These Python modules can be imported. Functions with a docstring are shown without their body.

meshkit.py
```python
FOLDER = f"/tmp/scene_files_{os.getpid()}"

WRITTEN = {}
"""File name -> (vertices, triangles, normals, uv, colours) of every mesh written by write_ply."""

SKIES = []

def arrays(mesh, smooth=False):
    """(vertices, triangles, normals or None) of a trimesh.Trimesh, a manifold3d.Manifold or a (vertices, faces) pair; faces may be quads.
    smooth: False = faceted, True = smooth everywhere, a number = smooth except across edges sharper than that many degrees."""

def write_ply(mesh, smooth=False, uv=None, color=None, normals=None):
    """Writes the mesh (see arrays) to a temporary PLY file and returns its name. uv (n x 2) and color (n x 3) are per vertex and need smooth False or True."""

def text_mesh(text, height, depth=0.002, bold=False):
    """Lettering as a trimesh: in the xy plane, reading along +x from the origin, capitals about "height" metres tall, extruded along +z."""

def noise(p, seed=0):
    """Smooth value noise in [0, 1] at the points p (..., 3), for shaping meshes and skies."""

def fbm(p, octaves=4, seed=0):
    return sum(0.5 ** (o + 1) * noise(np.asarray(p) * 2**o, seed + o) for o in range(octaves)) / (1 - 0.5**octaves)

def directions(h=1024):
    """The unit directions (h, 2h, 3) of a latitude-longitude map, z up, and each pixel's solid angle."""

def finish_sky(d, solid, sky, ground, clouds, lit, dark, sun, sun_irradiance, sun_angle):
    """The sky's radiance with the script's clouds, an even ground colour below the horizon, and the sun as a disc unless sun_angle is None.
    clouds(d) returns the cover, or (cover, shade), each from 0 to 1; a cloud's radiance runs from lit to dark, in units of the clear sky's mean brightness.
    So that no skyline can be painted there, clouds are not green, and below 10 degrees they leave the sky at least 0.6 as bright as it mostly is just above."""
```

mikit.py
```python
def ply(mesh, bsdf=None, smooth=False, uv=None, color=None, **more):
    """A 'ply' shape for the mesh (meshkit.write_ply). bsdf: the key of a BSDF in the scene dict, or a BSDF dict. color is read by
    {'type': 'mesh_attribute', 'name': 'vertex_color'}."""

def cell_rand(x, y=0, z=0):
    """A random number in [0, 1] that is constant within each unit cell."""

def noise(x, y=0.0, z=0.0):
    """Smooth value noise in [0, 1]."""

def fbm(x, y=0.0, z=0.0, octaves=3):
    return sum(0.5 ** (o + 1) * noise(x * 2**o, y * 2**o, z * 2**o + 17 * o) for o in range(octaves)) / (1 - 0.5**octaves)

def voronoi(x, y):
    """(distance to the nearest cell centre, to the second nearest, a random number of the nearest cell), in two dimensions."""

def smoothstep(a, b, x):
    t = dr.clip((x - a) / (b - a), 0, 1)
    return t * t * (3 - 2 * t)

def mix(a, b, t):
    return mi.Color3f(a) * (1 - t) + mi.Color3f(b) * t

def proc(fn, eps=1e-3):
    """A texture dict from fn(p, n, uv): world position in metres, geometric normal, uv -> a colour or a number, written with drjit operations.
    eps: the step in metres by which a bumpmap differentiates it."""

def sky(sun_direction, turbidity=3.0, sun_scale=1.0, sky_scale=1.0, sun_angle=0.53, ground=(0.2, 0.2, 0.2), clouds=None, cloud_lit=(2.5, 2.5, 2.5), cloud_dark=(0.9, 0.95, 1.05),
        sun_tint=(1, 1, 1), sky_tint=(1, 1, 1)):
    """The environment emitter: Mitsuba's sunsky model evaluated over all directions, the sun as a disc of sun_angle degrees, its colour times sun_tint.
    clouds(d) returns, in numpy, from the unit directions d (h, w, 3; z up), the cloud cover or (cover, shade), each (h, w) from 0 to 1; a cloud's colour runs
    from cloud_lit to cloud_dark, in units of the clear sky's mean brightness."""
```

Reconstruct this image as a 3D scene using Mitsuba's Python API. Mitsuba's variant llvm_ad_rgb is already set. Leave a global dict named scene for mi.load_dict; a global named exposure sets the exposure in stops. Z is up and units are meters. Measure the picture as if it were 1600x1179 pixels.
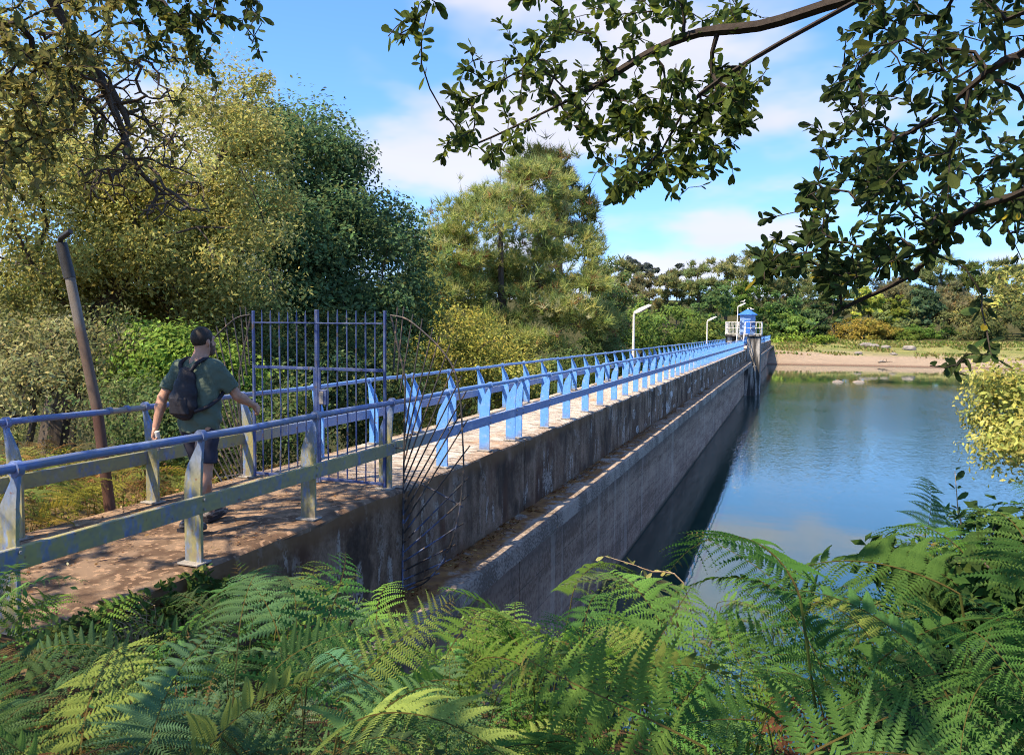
import math, numpy as np, trimesh, mitsuba as mi, drjit as dr, mikit, meshkit
import manifold3d as m3
from shapely.geometry import Polygon

scene, labels = {}, {}
exposure = 2.8

# ---------------------------------------------------------------- camera
FX, CX, CY, EYE = 1200.0, 800.0, 589.5, np.array([0, 0, 1.75])
def _n(v): return np.asarray(v, float) / np.linalg.norm(v)
_yd = _n([1236 - CX, 518 - CY, FX])                       # the dam runs along +y
_up = np.cross(_yd, np.array([236 - CX, 508 - CY, FX])); _up = _n(_up); _up = -_up if _up[1] > 0 else _up
_xd = np.cross(_yd, _up)
ROT = np.stack([_xd, _yd, _up])                           # camera (right, down, forward) -> world
def at(px, py, depth):
    """the world point that lies `depth` metres in front of the camera behind photo pixel (px, py)"""
    return EYE + ROT @ np.array([(px - CX) / FX, (py - CY) / FX, 1.0]) * depth
T = mi.ScalarTransform4f
_f, _u = ROT[:, 2], -ROT[:, 1]
scene['camera'] = {'type': 'perspective', 'fov': math.degrees(2 * math.atan(800 / FX)), 'fov_axis': 'x', 'near_clip': 0.05, 'far_clip': 6000.0,
                   'to_world': T().look_at(origin=EYE.tolist(), target=(EYE + _f).tolist(), up=_u.tolist())}

# ---------------------------------------------------------------- sky and sun
def clouds(d):
    z = np.clip(d[..., 2], 0.02, 1)
    p = np.stack([d[..., 0] / (z + 0.18), d[..., 1] / (z + 0.18), 0 * z], -1)
    az = np.degrees(np.arctan2(d[..., 0], d[..., 1])); el = np.degrees(np.arcsin(z))
    n = meshkit.fbm(p * 1.9 + [3.1, 7.7, 0], 6, 5)
    w = meshkit.fbm(p * 0.7 + [11.3, 2.2, 4], 3, 9)
    core = np.exp(-(((az + 9) / 23) ** 2 + ((el - 19) / 10.0) ** 2))
    low = np.exp(-((el - 2.5) / 4.0) ** 2) * 0.50
    c = (n - 0.545) * 3.4 + (w - 0.5) * 1.4 + core * 1.1 + low
    cover = np.clip(c, 0, 1); cover = cover * cover * (3 - 2 * cover) * 0.86
    shade = np.clip((meshkit.fbm(p * 1.3 + [0.4, 0.9, 2], 4, 3) - 0.35) * 1.6, 0, 1) * 0.55
    return cover, shade
SUN = (-0.38, -0.62, 1.0)
scene['sky'] = mikit.sky(SUN, turbidity=3, sun_scale=0.9, clouds=clouds, cloud_lit=(1.55, 1.50, 1.62), cloud_dark=(1.12, 1.12, 1.26), sun_tint=(1, 0.965, 0.89), sky_tint=(0.70, 0.93, 1.17))

# ---------------------------------------------------------------- small helpers
N, FBM, SS, MIX = mikit.noise, mikit.fbm, mikit.smoothstep, mikit.mix
def proc(fn, eps=1e-3): return mikit.proc(fn, eps)
def cat(parts):
    V, F, at_ = [], [], 0
    for v, f in parts:
        V.append(np.asarray(v, float)); F.append(np.asarray(f, int) + at_); at_ += len(v)
    return np.vstack(V), np.vstack(F)
def catc(parts):
    V, F, C, at_ = [], [], [], 0
    for v, f, c in parts:
        V.append(v); F.append(f + at_); C.append(c); at_ += len(v)
    return np.vstack(V), np.vstack(F), np.vstack(C)
def box(x0, x1, y0, y1, z0, z1):
    v = np.array([[x, y, z] for x in (x0, x1) for y in (y0, y1) for z in (z0, z1)], float)
    f = np.array([[0, 1, 3], [0, 3, 2], [4, 6, 7], [4, 7, 5], [0, 4, 5], [0, 5, 1], [2, 3, 7], [2, 7, 6], [0, 2, 6], [0, 6, 4], [1, 5, 7], [1, 7, 3]])
    return v, f
def bbox(x0, x1, y0, y1, z0, z1, b=0.01):
    """a box with chamfered edges"""
    pts = []
    for sx in (0, 1):
        for sy in (0, 1):
            for sz in (0, 1):
                x, y, z = (x0, x1)[sx], (y0, y1)[sy], (z0, z1)[sz]
                dx, dy, dz = (b, -b)[sx], (b, -b)[sy], (b, -b)[sz]
                pts += [[x + dx, y + dy, z], [x + dx, y, z + dz], [x, y + dy, z + dz]]
    return hull(pts)
def hull(pts):
    m = m3.Manifold.hull_points(np.asarray(pts, float)).to_mesh()
    return np.asarray(m.vert_properties[:, :3], float), np.asarray(m.tri_verts, int)
def tube(points, radii, sides=6, caps=True):
    p = np.asarray(points, float); n = len(p)
    r = np.broadcast_to(np.asarray(radii, float), (n,))
    t = np.gradient(p, axis=0); t /= np.linalg.norm(t, axis=1, keepdims=True) + 1e-12
    ref = np.array([0, 0, 1.0]) if abs(t[0, 2]) < 0.9 else np.array([1.0, 0, 0])
    A = []
    a = np.cross(t[0], ref); a /= np.linalg.norm(a)
    for k in range(n):
        a = a - t[k] * (a @ t[k]); a /= np.linalg.norm(a) + 1e-12; A.append(a)
    A = np.array(A); B = np.cross(t, A)
    ang = np.arange(sides) * 2 * np.pi / sides
    v = (p[:, None] + r[:, None, None] * (np.cos(ang)[None, :, None] * A[:, None] + np.sin(ang)[None, :, None] * B[:, None])).reshape(-1, 3)
    i, j = np.meshgrid(np.arange(n - 1), np.arange(sides), indexing='ij')
    a0, a1 = i * sides + j, i * sides + (j + 1) % sides
    f = np.concatenate([np.stack([a0, a1, a1 + sides], -1).reshape(-1, 3), np.stack([a0, a1 + sides, a0 + sides], -1).reshape(-1, 3)])
    if caps:
        k = len(v); v = np.vstack([v, p[0], p[-1]]); s = np.arange(sides); q = (s + 1) % sides; e = (n - 1) * sides
        f = np.vstack([f, np.stack([q, s, s * 0 + k], 1), np.stack([s + e, q + e, s * 0 + k + 1], 1)])
    return v, f
def prism(poly, d0, d1, axis='y'):
    """extrude a 2-D outline; axis y: outline in (x, z); axis x: outline in (y, z); axis z: outline in (x, y)"""
    m = trimesh.creation.extrude_polygon(Polygon(poly), d1 - d0, engine='earcut')
    v = np.array(m.vertices); f = np.array(m.faces)
    if axis == 'y': w = np.stack([v[:, 0], d0 + v[:, 2], v[:, 1]], 1); f = f[:, ::-1]
    elif axis == 'x': w = np.stack([d0 + v[:, 2], v[:, 0], v[:, 1]], 1)
    else: w = v + [0, 0, d0]
    return w, f
def moved(m, off): return np.asarray(m[0]) + np.asarray(off), m[1]
def curve(pts, n):
    """Catmull-Rom through the points"""
    p = np.asarray(pts, float); p = np.vstack([2 * p[0] - p[1], p, 2 * p[-1] - p[-2]])
    out = []
    for t in np.linspace(0, len(p) - 3 - 1e-9, n):
        i = int(t); u = t - i; a, b, c, d = p[i:i + 4]
        out.append(0.5 * (2 * b + (c - a) * u + (2 * a - 5 * b + 4 * c - d) * u * u + (3 * b - a - 3 * c + d) * u ** 3))
    return np.array(out)
def numbered(name):
    used = lambda k: k in scene or k in labels or any(x.startswith(k + '__') for x in scene)
    if not used(name): return name
    i = 1
    while used(f'{name}_{i:03d}'): i += 1
    return f'{name}_{i:03d}'
COUNT = {}
def nkey(name):
    c = COUNT.get(name, -1) + 1; COUNT[name] = c
    return name if c == 0 else f'{name}_{c:03d}'
def put(key, mesh, bsdf, smooth=False, color=None, **kw):
    key = nkey(key)
    scene[key] = mikit.ply(mesh, bsdf, smooth=smooth, color=color, **kw)
    return key
def thing(name, label, category, group=None):
    key = nkey(name)
    labels[key] = {'label': label, 'category': category}
    if group: labels[key]['group'] = group
    return key
def struct(name, mesh, bsdf, smooth=False, **kw):
    key = put(name, mesh, bsdf, smooth, **kw); labels[key] = {'kind': 'structure', 'label': kw.get('label', name)}
    return key

# ---------------------------------------------------------------- materials
def principled(fn, rough=0.8, spec=0.3, **kw):
    return {'type': 'twosided', 'bsdf': {'type': 'principled', 'base_color': proc(fn) if callable(fn) else {'type': 'rgb', 'value': list(fn)}, 'roughness': rough, 'specular': spec, **kw}}
def bump(b, fn, scale, eps=2e-3):
    return {'type': 'bumpmap', 'arbitrary': proc(fn, eps), 'scale': scale, 'bsdf': b}
def tw(b): return {'type': 'twosided', 'bsdf': b}

def deck_col(p, n, uv):
    s = FBM(p.x * 2.2, p.y * 1.1, 0.3, 4); fine = N(p.x * 38, p.y * 26, 1.7); streak = FBM(p.x * 5 + 3, p.y * 20, 2.0, 3)
    conc = MIX([0.15, 0.128, 0.108], [0.39, 0.36, 0.325], SS(0.28, 0.70, streak * 0.55 + fine * 0.2 + 0.25 * N(p.x * 11, p.y * 15, 5.0)))
    conc = MIX(conc, [0.24, 0.13, 0.06], SS(0.55, 0.75, s) * 0.55)
    soil = MIX([0.085, 0.056, 0.038], [0.18, 0.128, 0.088], SS(0.3, 0.7, FBM(p.x * 7, p.y * 7, 4.0, 4)))
    soil = MIX(soil, [0.30, 0.20, 0.13], SS(0.7, 0.82, N(p.x * 30, p.y * 30, 9.0)) * 0.7)
    e = SS(9.2, 6.2, p.y + 1.6 * FBM(p.x * 1.5, p.y * 1.5, 8.0, 3) - 0.9)
    edge = dr.maximum(SS(-4.25, -3.95, p.x), SS(-5.7, -6.0, p.x)) * SS(0.35, 0.6, FBM(p.x * 3, p.y * 2.2, 6.0, 3)) * SS(20, 8, p.y)
    return MIX(conc, soil, dr.maximum(e, edge * 0.8))
def deck_bump(p, n, uv): return FBM(p.x * 9, p.y * 16, 2.0, 4)
scene['m_deck'] = tw(bump({'type': 'principled', 'base_color': proc(deck_col), 'roughness': 0.92, 'specular': 0.2}, deck_bump, 0.02))

def wall_col(p, n, uv):
    a = FBM(p.y * 1.1, p.z * 1.0, p.x, 4); blot = FBM(p.y * 3.6, p.z * 2.6, 1.0, 4)
    run = FBM(p.y * 9.0, p.z * 1.1, 1.0, 3); fine = N(p.y * 34, p.z * 24, p.x * 30); grain = N(p.y * 75, p.z * 60, 3.0)
    c = MIX([0.068, 0.043, 0.028], [0.25, 0.175, 0.122], SS(0.30, 0.72, run * 0.28 + blot * 0.34 + a * 0.16 + fine * 0.12 + grain * 0.10))
    c = MIX(c, [0.036, 0.026, 0.020], SS(0.52, 0.70, FBM(p.y * 2.6, p.z * 1.4, 6.0, 4)) * 0.75)
    pale = SS(0.56, 0.70, FBM(p.y * 8, p.z * 2.4, 5.0, 3)) * SS(0.42, 0.6, a) * SS(0.25, 0.6, grain * 0.5 + fine * 0.5)
    c = MIX(c, [0.36, 0.33, 0.29], pale * 0.75)
    red = SS(0.50, 0.72, FBM(p.y * 1.6, p.z * 0.7, 9.0, 3)) * SS(18, 7, p.y)
    c = MIX(c, [0.095, 0.040, 0.022], red * 0.8)
    c = MIX(c, [0.15, 0.085, 0.04], SS(-0.20, -0.04, p.z + 0.1 * N(p.y * 4, 0.0, 3.0)) * SS(30, 8, p.y) * 0.75)
    c = MIX(c, [0.12, 0.055, 0.025], SS(-0.95, -1.12, p.z + 0.15 * N(p.y * 3, 0.0, 8.0)) * 0.6)
    grime = SS(0.70, 0.76, N(p.y * 1.7, p.z * 4.0, 7.0)) * SS(0.4, 0.75, N(p.y * 26, p.z * 6, 2.0))
    return MIX(c, [0.60, 0.60, 0.58], grime * 0.7 * SS(16, 22, p.y))
def wall_bump(p, n, uv): return FBM(p.y * 14, p.z * 10, p.x * 14, 4)
scene['m_wall'] = tw(bump({'type': 'principled', 'base_color': proc(wall_col), 'roughness': 0.93, 'specular': 0.2}, wall_bump, 0.014))

def ledge_col(p, n, uv):
    a = FBM(p.y * 2.0, p.x * 5, 1.0, 4); fine = N(p.y * 40, p.x * 40, p.z * 40)
    c = MIX([0.12, 0.098, 0.08], [0.30, 0.255, 0.215], SS(0.3, 0.7, a * 0.6 + fine * 0.4))
    moss = SS(-3.48, -3.62, p.x + 0.22 * (FBM(p.y * 3.0, 2.0, 3.0, 3) - 0.5)) * SS(0.3, 0.6, FBM(p.y * 6, p.x * 6, 5.0, 3) + 0.25 * SS(14, 8, p.y))
    m = MIX([0.12, 0.05, 0.02], [0.26, 0.13, 0.035], N(p.y * 16, p.x * 16, 2.0))
    return MIX(c, m, moss * (0.9 - 0.45 * SS(14, 30, p.y)) * SS(0.3, 0.7, n.z))
def ledge_bump(p, n, uv): return FBM(p.y * 18, p.x * 18, p.z * 18, 4)
scene['m_ledge'] = tw(bump({'type': 'principled', 'base_color': proc(ledge_col), 'roughness': 0.93, 'specular': 0.2}, ledge_bump, 0.016))

def low_col(p, n, uv):
    a = FBM(p.y * 0.35, p.z * 2.2, 0.0, 4); b = FBM(p.y * 1.2, p.z * 9.0, 4.0, 3); fine = N(p.y * 28, p.z * 22, p.x * 20)
    c = MIX([0.17, 0.108, 0.078], [0.36, 0.25, 0.185], SS(0.28, 0.72, a * 0.45 + b * 0.3 + fine * 0.25))
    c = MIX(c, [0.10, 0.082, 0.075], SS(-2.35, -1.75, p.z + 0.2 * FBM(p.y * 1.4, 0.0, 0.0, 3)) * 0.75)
    lift = dr.abs(p.z / 0.62 - dr.round(p.z / 0.62)) * 0.62
    c = MIX(c, [0.075, 0.058, 0.05], SS(0.020, 0.004, lift + 0.012 * N(p.y * 9, 0.0, 2.0)) * 0.7)
    lime = SS(0.60, 0.74, FBM(p.y * 5.5, p.z * 0.35, 12.0, 3)) * SS(0.4, 0.65, N(p.y * 0.6, 0.0, 4.0))
    c = MIX(c, [0.47, 0.40, 0.34], lime * 0.28)
    c = MIX(c, [0.085, 0.068, 0.058], SS(0.60, 0.76, FBM(p.y * 4.2, p.z * 0.3, 30.0, 3)) * 0.3)
    return MIX(c, [0.05, 0.05, 0.035], SS(-4.12, -4.24, p.z + 0.05 * N(p.y * 2, 0.0, 1.0)) * 0.85)
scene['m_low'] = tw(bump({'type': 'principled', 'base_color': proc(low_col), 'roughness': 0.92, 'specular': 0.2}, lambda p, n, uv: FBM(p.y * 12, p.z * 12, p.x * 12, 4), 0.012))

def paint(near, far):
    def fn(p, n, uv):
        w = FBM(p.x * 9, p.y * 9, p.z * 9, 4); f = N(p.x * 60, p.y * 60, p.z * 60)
        shaded_wear = SS(8.8, 7.2, p.y)
        base = MIX(far, near, shaded_wear)  # near blue mixed darker to carry the tree shade; lichen shares this mask
        base = MIX(base, [0.42, 0.50, 0.60], SS(0.55, 0.8, w) * 0.35)
        lich = SS(0.34, 0.66, 0.6 * FBM(p.x * 26 + 5, p.y * 12, p.z * 2.6, 5) + 0.4 * FBM(p.x * 60, p.y * 50, p.z * 22, 3) + 0.10) * shaded_wear * SS(1.0, 0.55, p.z)
        base = MIX(base, [0.30, 0.275, 0.095], lich * 0.95)
        grey = SS(0.36, 0.72, 0.65 * FBM(p.x * 30, p.y * 5 + 9, p.z * 4, 5) + 0.35 * FBM(p.x * 70, p.y * 40, p.z * 40, 2) + 0.06) * SS(9.0, 6.5, p.y)
        base = MIX(base, [0.14, 0.155, 0.14], grey * 0.55)
        rust = SS(0.70, 0.78, FBM(p.x * 22, p.y * 22, p.z * 22, 3)) * SS(0.35, 0.7, f)
        base = MIX(base, [0.17, 0.08, 0.04], rust * 0.7)
        return MIX(base, [0.20, 0.16, 0.13], SS(0.16, 0.0, p.z) * SS(0.3, 0.6, w) * 0.7)
    return fn
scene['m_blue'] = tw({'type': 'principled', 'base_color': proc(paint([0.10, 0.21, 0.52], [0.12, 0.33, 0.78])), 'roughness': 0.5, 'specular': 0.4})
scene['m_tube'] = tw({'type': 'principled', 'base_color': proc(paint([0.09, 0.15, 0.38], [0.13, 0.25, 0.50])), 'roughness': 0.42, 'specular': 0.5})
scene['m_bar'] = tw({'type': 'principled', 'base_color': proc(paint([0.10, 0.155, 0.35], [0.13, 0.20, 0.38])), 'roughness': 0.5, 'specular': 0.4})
def gate_col(p, n, uv):
    w = FBM(p.x * 14, p.y * 14, p.z * 6, 4)
    c = MIX([0.030, 0.055, 0.18], [0.085, 0.115, 0.22], SS(0.42, 0.7, w))
    return MIX(c, [0.08, 0.06, 0.05], SS(0.62, 0.75, FBM(p.x * 30, p.y * 30, p.z * 12, 3)) * 0.8)
scene['m_gate'] = tw({'type': 'principled', 'base_color': proc(gate_col), 'roughness': 0.5, 'specular': 0.4})
def fan_col(p, n, uv):
    c = MIX([0.045, 0.043, 0.045], [0.12, 0.17, 0.32], SS(0.1, -0.5, p.z) * SS(0.3, 0.6, N(p.x * 6, 0.0, p.z * 6)))
    return MIX(c, [0.16, 0.11, 0.08], SS(0.6, 0.75, FBM(p.x * 20, 0.0, p.z * 20, 3)))
scene['m_fan'] = tw({'type': 'principled', 'base_color': proc(fan_col), 'roughness': 0.6, 'specular': 0.4})
scene['m_bare'] = principled(lambda p, n, uv: MIX([0.17, 0.16, 0.15], [0.30, 0.29, 0.27], FBM(p.x * 20, p.y * 6, p.z * 20, 3)), 0.5, 0.4)
def pole_col(p, n, uv):
    w = FBM(p.x * 20, p.y * 20, p.z * 5, 4)
    rust = MIX([0.055, 0.026, 0.020], [0.115, 0.06, 0.044], w)
    pale = MIX([0.10, 0.088, 0.076], [0.23, 0.21, 0.19], w)
    mid = MIX([0.085, 0.052, 0.04], [0.14, 0.105, 0.078], w)
    c = MIX(rust, mid, SS(0.85, 1.05, p.z)); return MIX(c, pale, SS(1.72, 1.86, p.z + 0.1 * w))
scene['m_pole'] = principled(pole_col, 0.6, 0.4)
scene['m_sleeve'] = principled(lambda p, n, uv: MIX([0.018, 0.018, 0.02], [0.05, 0.05, 0.05], FBM(p.x * 25, p.y * 25, p.z * 9, 3)), 0.5, 0.4)
scene['m_white'] = principled(lambda p, n, uv: MIX([0.55, 0.53, 0.49], [0.78, 0.77, 0.74], FBM(p.x * 3, p.y * 3, p.z * 5, 4)), 0.5, 0.4)
scene['m_roof'] = principled(lambda p, n, uv: MIX([0.03, 0.12, 0.50], [0.05, 0.20, 0.66], FBM(p.x * 4, p.y * 4, p.z * 4, 3)), 0.4, 0.5)
scene['m_hut'] = principled(lambda p, n, uv: MIX(MIX([0.16, 0.28, 0.55], [0.28, 0.42, 0.68], FBM(p.x * 3, p.y * 3, p.z * 2, 3)), [0.02, 0.05, 0.18], SS(0.5, 0.56, N(p.x * 3.2, p.y * 3.2, p.z * 4.5)) * SS(3.0, 2.6, p.z) * 0.9), 0.6, 0.4)
scene['m_dark'] = principled((0.03, 0.035, 0.05), 0.5, 0.4)
def pier_col(p, n, uv):
    run = FBM(p.x * 5.0, p.z * 0.5, p.y * 5, 4)
    return MIX([0.05, 0.05, 0.05], [0.42, 0.41, 0.39], SS(0.42, 0.75, run))
scene['m_pier'] = principled(pier_col, 0.9, 0.2)
scene['m_bark'] = tw(bump({'type': 'principled', 'base_color': proc(lambda p, n, uv: MIX([0.030, 0.025, 0.020], [0.12, 0.10, 0.08], FBM(p.x * 14, p.y * 14, p.z * 4, 4))), 'roughness': 0.9, 'specular': 0.2}, lambda p, n, uv: FBM(p.x * 26, p.y * 26, p.z * 8, 3), 0.012))
scene['m_bark_dark'] = principled(lambda p, n, uv: MIX([0.016, 0.013, 0.011], [0.06, 0.05, 0.042], FBM(p.x * 30, p.y * 30, p.z * 30, 4)), 0.9, 0.2)
scene['m_dry'] = principled(lambda p, n, uv: MIX([0.22, 0.15, 0.09], [0.42, 0.33, 0.22], N(p.x * 30, p.y * 30, p.z * 30)), 0.9, 0.1)
scene['m_rock'] = tw(bump({'type': 'principled', 'base_color': proc(lambda p, n, uv: MIX([0.11, 0.10, 0.092], [0.29, 0.27, 0.25], FBM(p.x * 2, p.y * 2, p.z * 2, 4))), 'roughness': 0.9}, lambda p, n, uv: FBM(p.x * 5, p.y * 5, p.z * 5, 4), 0.04))
scene['m_leaf'] = {'type': 'principledthin', 'base_color': {'type': 'mesh_attribute', 'name': 'vertex_color'}, 'roughness': 0.45, 'diff_trans': 0.9, 'spec_trans': 0.0, 'eta': 1.4}
scene['m_needle'] = {'type': 'twosided', 'bsdf': {'type': 'diffuse', 'reflectance': {'type': 'mesh_attribute', 'name': 'vertex_color'}}}
def ripple(p, n, uv):
    edge = p.y + 10 * FBM(p.x * 0.05, p.y * 0.03, 2.0, 3) + 0.5 * p.x
    wind = SS(33, 52, edge) * SS(112, 92, p.y + 14 * FBM(p.x * 0.06, p.y * 0.02, 7.0, 3))
    wind = wind * (0.55 + 0.45 * SS(0.35, 0.6, FBM(p.x * 0.08, p.y * 0.05, 4.0, 3)))
    small = 0.55 * FBM(p.x * 7.0 + p.y * 0.8, p.y * 9.0, 3.0, 2) * (0.02 + wind) + 0.30 * N(p.x * 1.6, p.y * 2.8, 5.0) * (0.06 + wind)
    return small + 0.10 * FBM(p.x * 0.5, p.y * 0.9, 8.0, 2)
scene['m_water'] = {'type': 'bumpmap', 'arbitrary': proc(ripple, 2e-2), 'scale': 0.030,
                    'bsdf': {'type': 'plastic', 'diffuse_reflectance': {'type': 'rgb', 'value': [0.036, 0.165, 0.150]}, 'int_ior': 2.1, 'nonlinear': True}}

# ---------------------------------------------------------------- ground, water
WZ, SHORE = -4.3, 149.0
def sst(a, b, x):
    t = np.clip((x - a) / (b - a), 0, 1); return t * t * (3 - 2 * t)
def ground_z(x, y):
    x, y = np.broadcast_arrays(np.asarray(x, float), np.asarray(y, float))
    p = np.stack([x, y, 0 * x], -1)
    nz = (meshkit.fbm(p * 0.7, 3, 2) - 0.5)
    # the near right bank falls to the lake
    ye = y - 1.6 * np.maximum(x - 0.8, 0) - 0.5 * np.maximum(-1.5 - x, 0) * 0
    bank = 0.10 - 0.22 * np.maximum(ye - 0.5, 0) - 0.40 * np.maximum(ye - 5, 0)
    bank = bank + 0.55 * np.exp(-((x + 4) / 1.3) ** 2) * sst(4.3, 2.2, y) - 0.35 * np.exp(-((x + 4) / 1.2) ** 2) * sst(3.4, 5.0, y)
    bank = np.maximum(bank + nz * 0.35, -9)
    # the dry side of the dam
    left = -0.28 - 0.10 * np.maximum(-x - 7.5, 0) * sst(12, 4, y) - 0.42 * np.maximum(y - 8.0, 0) * 1.0
    left = np.maximum(left, -8.5) + nz * 0.6
    left = left + sst(95, 168, y) * 8.5
    left = np.maximum(left, -9) 
    g = np.where(x > -5.0, bank, left)
    # the far side
    yy = y - 4 * np.sin(x * 0.05) + 3 * (meshkit.fbm(p * 0.06, 3, 4) - 0.5)
    beach = np.interp(yy, [120, 147, 149, 170, 186, 200, 260, 400], [-9, -4.75, -4.3, -1.5, 0.0, 0.7, 2.0, 14.0]) + nz * 0.3 * sst(150, 170, y)
    far = sst(138, 146, y)
    fl = sst(150, 172, y)
    g = np.where(x > -5.0, g * (1 - far) + beach * far, g * (1 - fl) + beach * fl)
    r = np.hypot(x, y)
    return g + sst(350, 1200, r) * 30
def axis_grid(spans):
    out = []
    for a, b, s in spans: out += list(np.arange(a, b, s))
    return np.unique(np.round(np.array(out + [spans[-1][1]]), 4))
gx = axis_grid([(-1600, -200, 100), (-200, -60, 10), (-60, -16, 2.0), (-16, -6.05, 0.35), (-6.05, -5.6, 0.45), (-4.4, -3.9, 0.45), (-3.9, 6, 0.25), (6, 20, 0.7), (20, 80, 4), (80, 240, 20), (240, 1600, 170)])
gy = axis_grid([(-1600, -100, 150), (-100, -14, 8), (-14, 14, 0.3), (14, 40, 1.2), (40, 140, 5), (140, 205, 1.3), (205, 300, 8), (300, 1700, 140)])
X, Y = np.meshgrid(gx, gy, indexing='ij')
Z = ground_z(X, Y)
under = (X > -5.9) & (X < -4.2) & (Y > -13.5) & (Y < 171)
Z = np.where(under, np.minimum(Z, -0.9), Z)
V = np.stack([X, Y, Z], -1).reshape(-1, 3)
i, j = np.meshgrid(np.arange(len(gx) - 1), np.arange(len(gy) - 1), indexing='ij')
a = i * len(gy) + j
F = np.stack([a, a + len(gy), a + len(gy) + 1, a + 1], -1).reshape(-1, 4)
def ground_col(p, n, uv):
    a = FBM(p.x * 1.1, p.y * 1.1, 0.0, 4); f = N(p.x * 22, p.y * 22, p.z * 22)
    soil = MIX([0.030, 0.020, 0.012], [0.10, 0.062, 0.036], a * 0.6 + f * 0.4)
    leftc = MIX([0.06, 0.045, 0.02], [0.17, 0.12, 0.06], a * 0.5 + f * 0.5)
    c = MIX(soil, leftc, SS(-5.5, -6.2, p.x))
    y2 = p.y + 3 * FBM(p.x * 0.12, p.y * 0.12, 0.0, 3)
    big = FBM(p.x * 0.10, p.y * 0.35, 3.0, 4)
    sand = MIX([0.165, 0.130, 0.098], [0.25, 0.205, 0.16], big * 0.7 + 0.3 * N(p.x * 2, p.y * 2, 0.0))
    sand = MIX(sand, [0.11, 0.078, 0.06], SS(-3.95, -4.25, p.z))
    grass = MIX([0.075, 0.105, 0.03], [0.19, 0.175, 0.075], FBM(p.x * 0.5, p.y * 0.8, 5.0, 4))
    sand = MIX(sand, grass, SS(163, 171, y2 + 7 * (FBM(p.x * 0.09, p.y * 0.2, 1.0, 3) - 0.5)))
    wood = MIX([0.022, 0.026, 0.011], [0.05, 0.048, 0.02], FBM(p.x * 0.3, p.y * 0.3, 7.0, 4))
    sand = MIX(sand, wood, SS(188, 196, y2))
    return MIX(MIX(c, wood, SS(-6.3, -12, p.x) * SS(9, 14, p.y)), sand, SS(135, 140, p.y) * SS(-9, -5, p.x + 0.5))
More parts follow.
